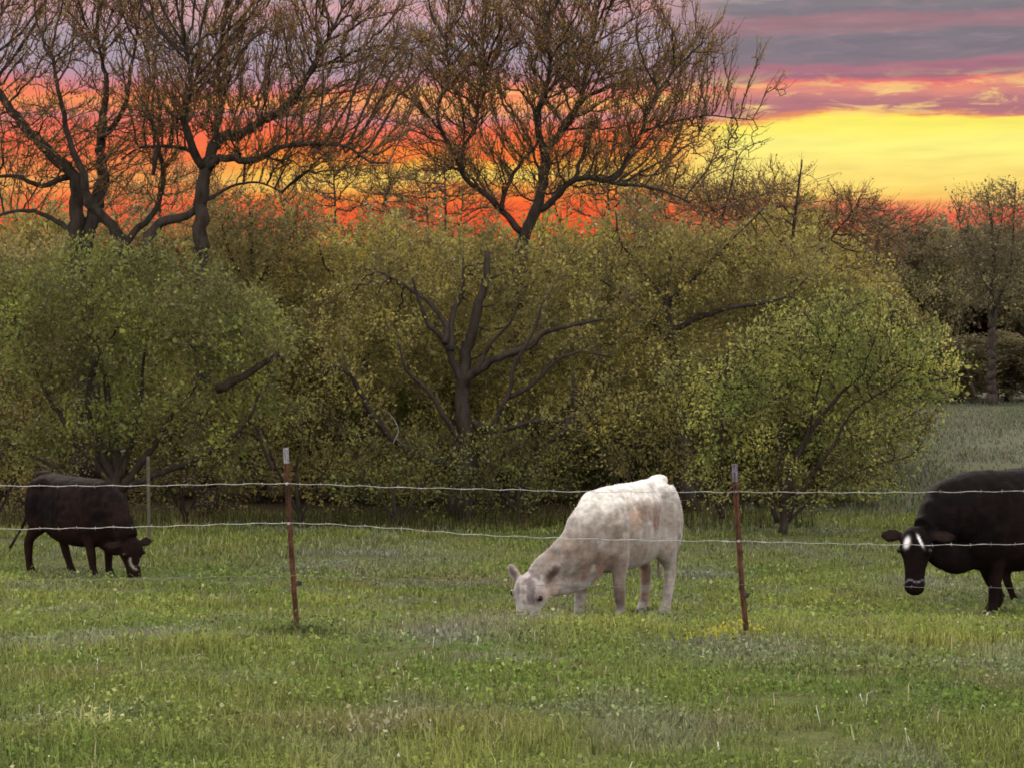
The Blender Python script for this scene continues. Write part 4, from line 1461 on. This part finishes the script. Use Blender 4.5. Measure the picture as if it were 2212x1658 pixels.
    me = bpy.data.meshes.new_from_object(tmp.evaluated_get(dg))
    bpy.data.objects.remove(tmp)
    me.name = 'body'
    n = len(me.vertices)
    co = np.empty(n * 3, dtype=np.float32); me.vertices.foreach_get('co', co); co = co.reshape(-1, 3)
    pv, dv, sv, fv = (np.array(q) for q in (Vector(poll), down, side, face))
    rel = co - pv
    hl = np.stack([rel @ dv / HL, rel @ sv, rel @ fv], 1)
    inhead = (hl[:, 0] > -.08) & (hl[:, 0] < 1.1) & (np.abs(hl[:, 1]) < .30) & (np.abs(hl[:, 2]) < .19)
    earin = np.zeros(n)
    for e0, ed, eu, en in ears:
        q = co - np.array(e0)
        qx, qy, qz = (q @ np.array(k) for k in (ed, eu, en))
        earin = np.maximum(earin, np.exp(-((qx - .125) / .085) ** 4 - (qy / .040) ** 4) * (qz > -.002 + .012 * np.sin(qx * 14)) * (qx > .02))
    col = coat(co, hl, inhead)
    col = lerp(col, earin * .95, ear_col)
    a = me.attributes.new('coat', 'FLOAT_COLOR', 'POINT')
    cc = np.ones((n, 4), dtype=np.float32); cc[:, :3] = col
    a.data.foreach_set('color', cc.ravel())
    me.polygons.foreach_set('use_smooth', np.ones(len(me.polygons), dtype=bool))
    # loose skin and muscle: shallow bumps over the trunk and neck
    nr = np.empty(n * 3, dtype=np.float32); me.vertices.foreach_get('normal', nr); nr = nr.reshape(-1, 3)
    b1, b2 = N3(120, .16), N3(130, .07)
    rib = np.sin(co[:, 0] * 62 + co[:, 2] * 8) * np.exp(-((co[:, 0] - .02) / .22) ** 2 - ((co[:, 2] - .82) / .22) ** 2)
    amp = np.where(inhead, .25, 1.0) * np.clip((co[:, 2] - .25) * 4, .15, 1)
    co2 = co + nr * ((.010 * b1(co) + .005 * b2(co) + .0035 * rib) * amp)[:, None]
    me.vertices.foreach_set('co', co2.ravel()); me.update()
    root = thing(name, label, 'cow', base, heading)
    root.scale = (scl,) * 3
    link('body', me, M[matname], root)
    # short hair lying back over the body
    nh = 16000
    k = rng.integers(0, n, nh)
    flow = np.array([-.75, 0, -.55]) + rng.normal(0, .35, (nh, 3))
    nn = nr[k]
    flow = flow - nn * (flow * nn).sum(1, keepdims=True)
    flow /= np.maximum(np.linalg.norm(flow, axis=1, keepdims=True), 1e-4)
    dirn = flow + nn * rng.uniform(.15, .55, (nh, 1))
    dirn /= np.linalg.norm(dirn, axis=1, keepdims=True)
    sd_ = np.cross(dirn, nn); sd_ /= np.maximum(np.linalg.norm(sd_, axis=1, keepdims=True), 1e-4)
    Lh = rng.uniform(.010, .030, (nh, 1)) * np.where(inhead[k] | (co[k, 2] < .35), .45, 1)[:, None]
    b0 = co2[k] - nn * .002
    HV = np.stack([b0 - sd_ * .0022, b0 + sd_ * .0022, b0 + dirn * Lh], 1).reshape(-1, 3)
    hm = mesh_from('hair', HV, loops=np.arange(nh * 3), starts=np.arange(nh) * 3)
    ha = hm.attributes.new('coat', 'FLOAT_COLOR', 'POINT')
    hc = np.ones((nh * 3, 4), dtype=np.float32)
    hc[:, :3] = np.repeat(col[k] * rng.uniform(.7, 1.45, (nh, 1)), 3, 0)
    ha.data.foreach_set('color', hc.ravel())
    link('hair', hm, M[matname], root)
    for s in (-1, 1):
        V, Fc = [], []
        blob(V, Fc, H(.335, s * .114 * for_w, .038), (.024, .024, .024), 12, 8)
        link('eye', mesh_from('eye', V, Fc, smooth=True), M['eye'], root)
    # hair tuft at the end of the tail
    V, Fc = [], []
    e = Vector(tail[-1]); dt = (e - Vector(tail[-2])).normalized()
    for k in range(16):
        j = Vector((random.uniform(-.012, .012), random.uniform(-.012, .012), 0))
        j2 = j * 2.0 + dt * random.uniform(.16, .26)
        tube(V, Fc, [e + j - dt * .03, e + j * 1.6 + dt * .1, e + j2], [.007, .009, .002], 4, 0, k)
    link('tail_tuft', mesh_from('tail_tuft', V, Fc, smooth=True), M['tuft_white' if matname == 'coat_white' else 'tuft_black'], root)
    # hooves
    for sy, fx, lf in ((.165, legs[0], (legs[4][0] if len(legs) > 4 else 0)), (-.165, legs[1], (legs[5][0] if len(legs) > 5 else 0)), (.155, legs[2], 0), (-.155, legs[3], 0)):
        V, Fc = [], []
        for s in (-1, 1):
            loft(V, Fc, [((fx + .045, sy + s * .028, lf - .012), Y, Vector((1, 0, 0)), .027, .072, .9), ((fx + .04, sy + s * .027, lf + .02), Y, Vector((1, 0, 0)), .026, .062, .9), ((fx + .03, sy + s * .022, lf + .052), Y, Vector((1, 0, 0)), .022, .048, .9)], 12)
        link('hoof', mesh_from('hoof', V, Fc, smooth=True), M['hoof'], root)
    return root


def headpose_hint(hp):
    # the forehead looks forward and up
    return Vector(hp[4]) if len(hp) > 4 else Vector((1, 0, .6))


def coat_mat(name, sheen, rough, b=.5):
    m, t = new_mat(name)
    at = N(t, 'ShaderNodeAttribute', attribute_name='coat')
    n1 = noise(t, 30, 5, .65, stretch=(.35, 1, 1))
    c = mix(t, 1.0, at.outputs['Color'], ramp(t, n1, [(.3, (.72, .70, .68, 1)), (.7, (1.2, 1.2, 1.2, 1))]), 'MULTIPLY')
    n2 = noise(t, 110, 4, .7, stretch=(.25, 1, .6))
    finish(t, c, rough, bump(t, n2, b, .012), .15 if sheen else .04, sheen=sheen)
    return m


M['coat_white'] = coat_mat('coat_white', .3, .8, .7)
M['coat_black'] = coat_mat('coat_black', .0, .7, .6)
M['eye'] = mat_plain('dark_eye', (.006, .004, .003, 1), (.012, .008, .006, 1), rough=.1)
M['hoof'] = mat_plain('hoof_horn', (.03, .024, .018, 1), (.08, .065, .05, 1), rough=.5)
M['tuft_white'] = mat_plain('pale_tail_hair', (.35, .29, .22, 1), (.55, .48, .40, 1), rough=.8)
M['tuft_black'] = mat_plain('black_tail_hair', (.008, .006, .005, 1), (.02, .014, .011, 1), rough=.6)


class N3:
    def __init__(self, seed, cell):
        self.a, self.b, self.c = Lattice(seed, cell), Lattice(seed + 1, cell), Lattice(seed + 2, cell)

    def __call__(self, p):
        return (self.a(p[:, 0], p[:, 2]) + self.b(p[:, 1], p[:, 2]) * .7 + self.c(p[:, 0] + p[:, 1], p[:, 1] - p[:, 0]) * .5) / 1.4


def sg(x):
    return 1 / (1 + np.exp(-x))


def lerp(c, w, col):
    w = np.clip(w, 0, 1)[:, None]
    return c * (1 - w) + np.array(col) * w


def white_coat(p, h, inh):
    n1, n2, n3 = N3(50, .22), N3(60, .07), N3(70, .45)
    c = np.tile(np.array([.285, .255, .235]), (len(p), 1))
    c = lerp(c, .8 * sg((n1(p) + 1.1 * n2(p) - .10) * 9), (.155, .122, .10))
    c = lerp(c, .55 * sg((n3(p) + .7 * n2(p) - .2) * 7), (.155, .108, .082))
    # rusty brown staining on the flank, brisket and knees; belly brown paints in shade
    for ctr, r, w, col in (((.10, .30, 1.02), (.16, .3, .07), 1.15, (.115, .068, .044)), ((-.10, .32, .93), (.10, .3, .13), 1.1, (.11, .05, .03)), ((-.20, .30, 1.00), (.06, .3, .05), 1.0, (.10, .05, .03)),
                           ((.25, .2, .98), (.10, .3, .08), .5, (.30, .17, .10)), ((-.05, .2, .62), (.30, .3, .14), .55, (.18, .125, .085)),
                           ((.62, 0, .50), (.14, .16, .12), .8, (.15, .06, .035)), ((.72, 0, .46), (.12, .14, .12), .85, (.11, .060, .042)),
                           ((.42, -.165, .40), (.12, .09, .17), .8, (.19, .11, .07)), ((.40, .165, .24), (.10, .09, .10), .9, (.07, .045, .035)),
                           ((-.55, -.155, .45), (.22, .10, .40), .8, (.14, .085, .05)), ((.9, 0, .66), (.2, .12, .1), .35, (.20, .145, .115))):
        q = ((p - np.array(ctr)) / np.array(r))
        c = lerp(c, w * np.clip(np.exp(-(q ** 2).sum(1) * .9) * (1.15 + 1.5 * n2(p) + .8 * n3(p * 2.3)), 0, 1), col)
    # bright top line: rim light from above painted into the coat colour
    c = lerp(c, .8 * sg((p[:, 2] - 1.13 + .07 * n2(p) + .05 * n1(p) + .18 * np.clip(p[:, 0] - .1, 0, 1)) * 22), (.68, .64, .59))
    n4 = N3(95, .035)
    c = c * (1 + .28 * n4(p) + .22 * n2(p))[:, None]
    # head
    c[inh] = lerp(c[inh], np.full(inh.sum(), .6), (.44, .40, .38))
    fm = inh & (np.abs(h[:, 1]) < .10)
    c = lerp(c, fm * .9 * sg((n2(p * 1.5) + .05) * 10), (.155, .12, .12))
    q = ((h - np.array([.335, 0, .03])) * np.array([4.2, 0, 1])); eyed = np.sqrt((q[:, 0] / .42) ** 2 + (q[:, 2] / .06) ** 2 + ((np.abs(h[:, 1]) - .12) / .06) ** 2)
    c = lerp(c, inh * .95 * np.exp(-eyed ** 2), (.045, .02, .02))
    ear = inh & (np.abs(h[:, 1]) > .135)
    inner = ear & (h[:, 2] > -.5)
    c = lerp(c, ear * .35, (.40, .22, .17))
    muz = inh & (h[:, 0] > .88)
    c = lerp(c, muz * .8, (.20, .17, .18))
    return c


def black_coat(face=0, brown=.5):
    def f(p, h, inh):
        n1, n2 = N3(80, .25), N3(90, .06)
        c = np.tile(np.array([.0036, .0025, .0027]), (len(p), 1))
        c = lerp(c, brown * sg((n1(p) + .4 * n2(p)) * 4), (.011, .0055, .0048))
        c = lerp(c, brown * .6 * sg((n2(p) + .5 * n1(p) - .15) * 8), (.017, .009, .007))
        c = lerp(c, brown * .8 * sg((.55 - p[:, 2] + .1 * n1(p)) * 12), (.014, .0055, .004))
        if face == 1:       # white flecks on the forehead
            for a, b, ra, rb, sl in ((.22, -.058, .085, .026, .25), (.19, .052, .09, .011, -.75)):
                u = (h[:, 0] - a); v_ = h[:, 1] - b + sl * u * .35
                w = inh * (h[:, 2] > -.02) * sg((1 - np.sqrt((u / ra) ** 2 + (v_ / rb) ** 2)) * 7)
                c = lerp(c, w, (.78, .74, .76))
            w = inh * (h[:, 2] > -.03) * np.exp(-((h[:, 0] - .80 - .02 * np.sin(h[:, 1] * 60)) / .010) ** 2) * .45
            c = lerp(c, w, (.35, .33, .38))
        if face == 2:       # pale ring round the middle of the face
            rr_ = np.sqrt(((h[:, 0] - .45) / .26) ** 2 + (h[:, 1] / .075) ** 2)
            w = inh * (h[:, 2] > -.06) * np.exp(-((rr_ - .95) / .14) ** 2) * (h[:, 0] > .42) * (n2(p * 1.3) > -.2)
            c = lerp(c, w * .75, (.36, .33, .27))
            w = inh * np.exp(-((h[:, 0] - .97) / .05) ** 2) * .5
            c = lerp(c, w, (.10, .08, .08))
        return c
    return f


# white cow, coming towards the left and the camera
th = math.radians(58)
g = ground_point(1349, 19.0)
g.z -= .012
hd = math.atan2(-math.sin(th), -math.cos(th))
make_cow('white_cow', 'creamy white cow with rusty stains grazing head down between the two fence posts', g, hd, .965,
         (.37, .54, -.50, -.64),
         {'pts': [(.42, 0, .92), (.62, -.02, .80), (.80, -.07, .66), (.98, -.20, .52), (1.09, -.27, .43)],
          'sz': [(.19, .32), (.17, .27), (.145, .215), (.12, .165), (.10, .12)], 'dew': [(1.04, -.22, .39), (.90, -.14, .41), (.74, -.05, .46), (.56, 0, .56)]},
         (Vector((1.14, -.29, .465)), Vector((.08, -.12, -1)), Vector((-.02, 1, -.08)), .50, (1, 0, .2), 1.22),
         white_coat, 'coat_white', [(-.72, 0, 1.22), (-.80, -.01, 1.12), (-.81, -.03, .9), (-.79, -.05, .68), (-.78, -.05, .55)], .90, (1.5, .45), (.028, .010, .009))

# black cow at the left, going right
th = math.radians(40)
g = ground_point(165, 26.0)
g.z -= .012
hd = math.atan2(-math.sin(th), math.cos(th))
make_cow('black_cow', 'black brown cow grazing at the left edge, its pale ringed face in the grass', g, hd, .96,
         (.42, .53, -.31, -.72),
         {'pts': [(.42, 0, .92), (.62, .0, .80), (.78, .02, .66), (.88, .04, .55), (.94, .05, .48)],
          'sz': [(.20, .32), (.185, .28), (.16, .23), (.14, .18), (.11, .13)], 'dew': [(.90, .04, .44), (.80, .02, .42), (.68, 0, .44), (.55, 0, .52)]},
         (Vector((.98, .06, .49)), Vector((.06, .05, -1)), Vector((.25, 1, 0)), .50, (1, 0, .2), 1.15),
         black_coat(2, .9), 'coat_black', [(-.72, 0, 1.20), (-.82, -.02, 1.08), (-.88, -.03, .86), (-.98, -.05, .62), (-1.08, -.08, .46)], 1.08)

# black cow at the right, facing the camera with its head low
th = math.radians(32)
g = ground_point(2207, 19.9)
g.z -= .012
hd = math.atan2(-math.sin(th), -math.cos(th))
make_cow('black_cow', 'black cow with white forehead flecks staring at the camera, half outside the right edge', g, hd, 1.06,
         (.50, .12, -.66, -.50),
         {'pts': [(.38, 0, .87), (.62, .01, .88), (.88, .03, .87), (1.06, .06, .80), (1.22, .08, .75)],
          'sz': [(.21, .36), (.21, .335), (.195, .28), (.165, .205), (.10, .095)], 'dew': [(1.15, .06, .62), (1.0, .05, .545), (.8, .03, .50), (.6, 0, .54)]},
         (Vector((1.31, .10, .755)), Vector((.12, .09, -1)), Vector((-.62, .78, 0)), .54, (.8, .9, .2), 1.08),
         black_coat(1, .35), 'coat_black', [(-.72, 0, 1.22), (-.80, -.01, 1.12), (-.81, -.03, .9), (-.79, -.05, .68), (-.78, -.05, .5)], 1.12)

# calf on the far side of that cow, only its legs show
g = ground_point(2252, 21.3)
g.z -= .01
make_cow('black_calf', 'black calf on the far side of the right black cow, only its legs showing', g, math.radians(-12), .66,
         (.36, .50, -.60, -.42),
         {'pts': [(.42, 0, .92), (.62, .0, .98), (.80, .0, 1.06), (.92, .0, 1.12), (1.0, .0, 1.15)],
          'sz': [(.17, .28), (.15, .22), (.125, .18), (.11, .15), (.10, .12)], 'dew': [(.90, 0, .98), (.80, 0, .88), (.70, 0, .76), (.6, 0, .66)]},
         (Vector((1.02, 0, 1.20)), Vector((.75, 0, -.66)), Vector((0, 1, 0)), .46, (.7, 0, .7), 1.1),
         black_coat(0, .5), 'coat_black', [(-.72, 0, 1.22), (-.80, -.01, 1.12), (-.81, -.03, .9), (-.79, -.05, .68), (-.78, -.05, .5)], .95)


# weed clumps at the feet of the posts
def weed_clump(name, label, px, d, n, h, rad, cols, flowers=0):
    b = ground_point(px, d)
    q = rng.normal(0, rad, (n, 2))
    base = np.stack([q[:, 0], q[:, 1] * .6, gz(b.x + q[:, 0], d + q[:, 1] * .6) - b.z], 1)
    hh = h * rng.uniform(.4, 1.15, n) * np.exp(-(q ** 2).sum(1) / (2 * (rad * 1.4) ** 2))
    V, lo, st = blades(base, hh, rng.uniform(.005, .012, n), np.abs(rng.normal(.5, .35, n)), rng.uniform(0, 6.28, n), .5)
    me = mesh_from(name, V, loops=lo, starts=st)
    cc = np.array(cols)
    add_tint(me, cc[rng.integers(0, len(cc), n)] * rng.uniform(.6, 1.35, (n, 1)), 5)
    o = link(name, me, M['grass'])
    o.location = b
    o['label'] = label
    o['category'] = 'weed'
    o['kind'] = 'stuff'
    m2 = n
    j = rng.integers(0, n, m2)
    V, lo, st = leaves(base[j] + np.array([[0, 0, 1]]) * (hh[j] * rng.uniform(.3, .9, m2))[:, None] + rng.normal(0, .02, (m2, 3)), rng.uniform(.015, .04, m2))
    me = mesh_from('leaf_mass', V, loops=lo, starts=st)
    add_tint(me, cc[rng.integers(0, len(cc), m2)] * rng.uniform(.7, 1.4, (m2, 1)), 4)
    link('leaves', me, M['grass'], o)


YW = [(.36, .33, .05), (.28, .27, .05), (.16, .17, .04)]
DK = [(.07, .09, .03), (.10, .11, .04), (.05, .065, .025)]
GYW = [(.13, .12, .11), (.17, .155, .14), (.08, .09, .05)]
weed_clump('weed_tuft', 'yellow green weed clump at the foot of the right fence post', 1590, 14.95, 260, .17, .16, YW)
weed_clump('weed_tuft', 'dark green weed clump at the foot of the left fence post', 648, 15.2, 320, .16, .18, DK)
weed_clump('weed_tuft', 'greyish weed patch in front of the right fence post', 1640, 14.3, 700, .10, .38, GYW)
weed_clump('weed_tuft', 'straw pale weed tuft low in the foreground below the white cow\'s left', 800, 9.9, 90, .20, .20, [(.25, .23, .11), (.18, .19, .06), (.34, .32, .22)])
weed_clump('weed_tuft', 'sprawling pale stemmed weed near the lower left corner', 190, 9.8, 120, .22, .14, [(.38, .38, .16), (.22, .25, .08)])
weed_clump('weed_tuft', 'small dark weed tuft left of the right black cow\'s muzzle', 1850, 17.6, 150, .14, .14, [(.15, .11, .08), (.10, .09, .05)])
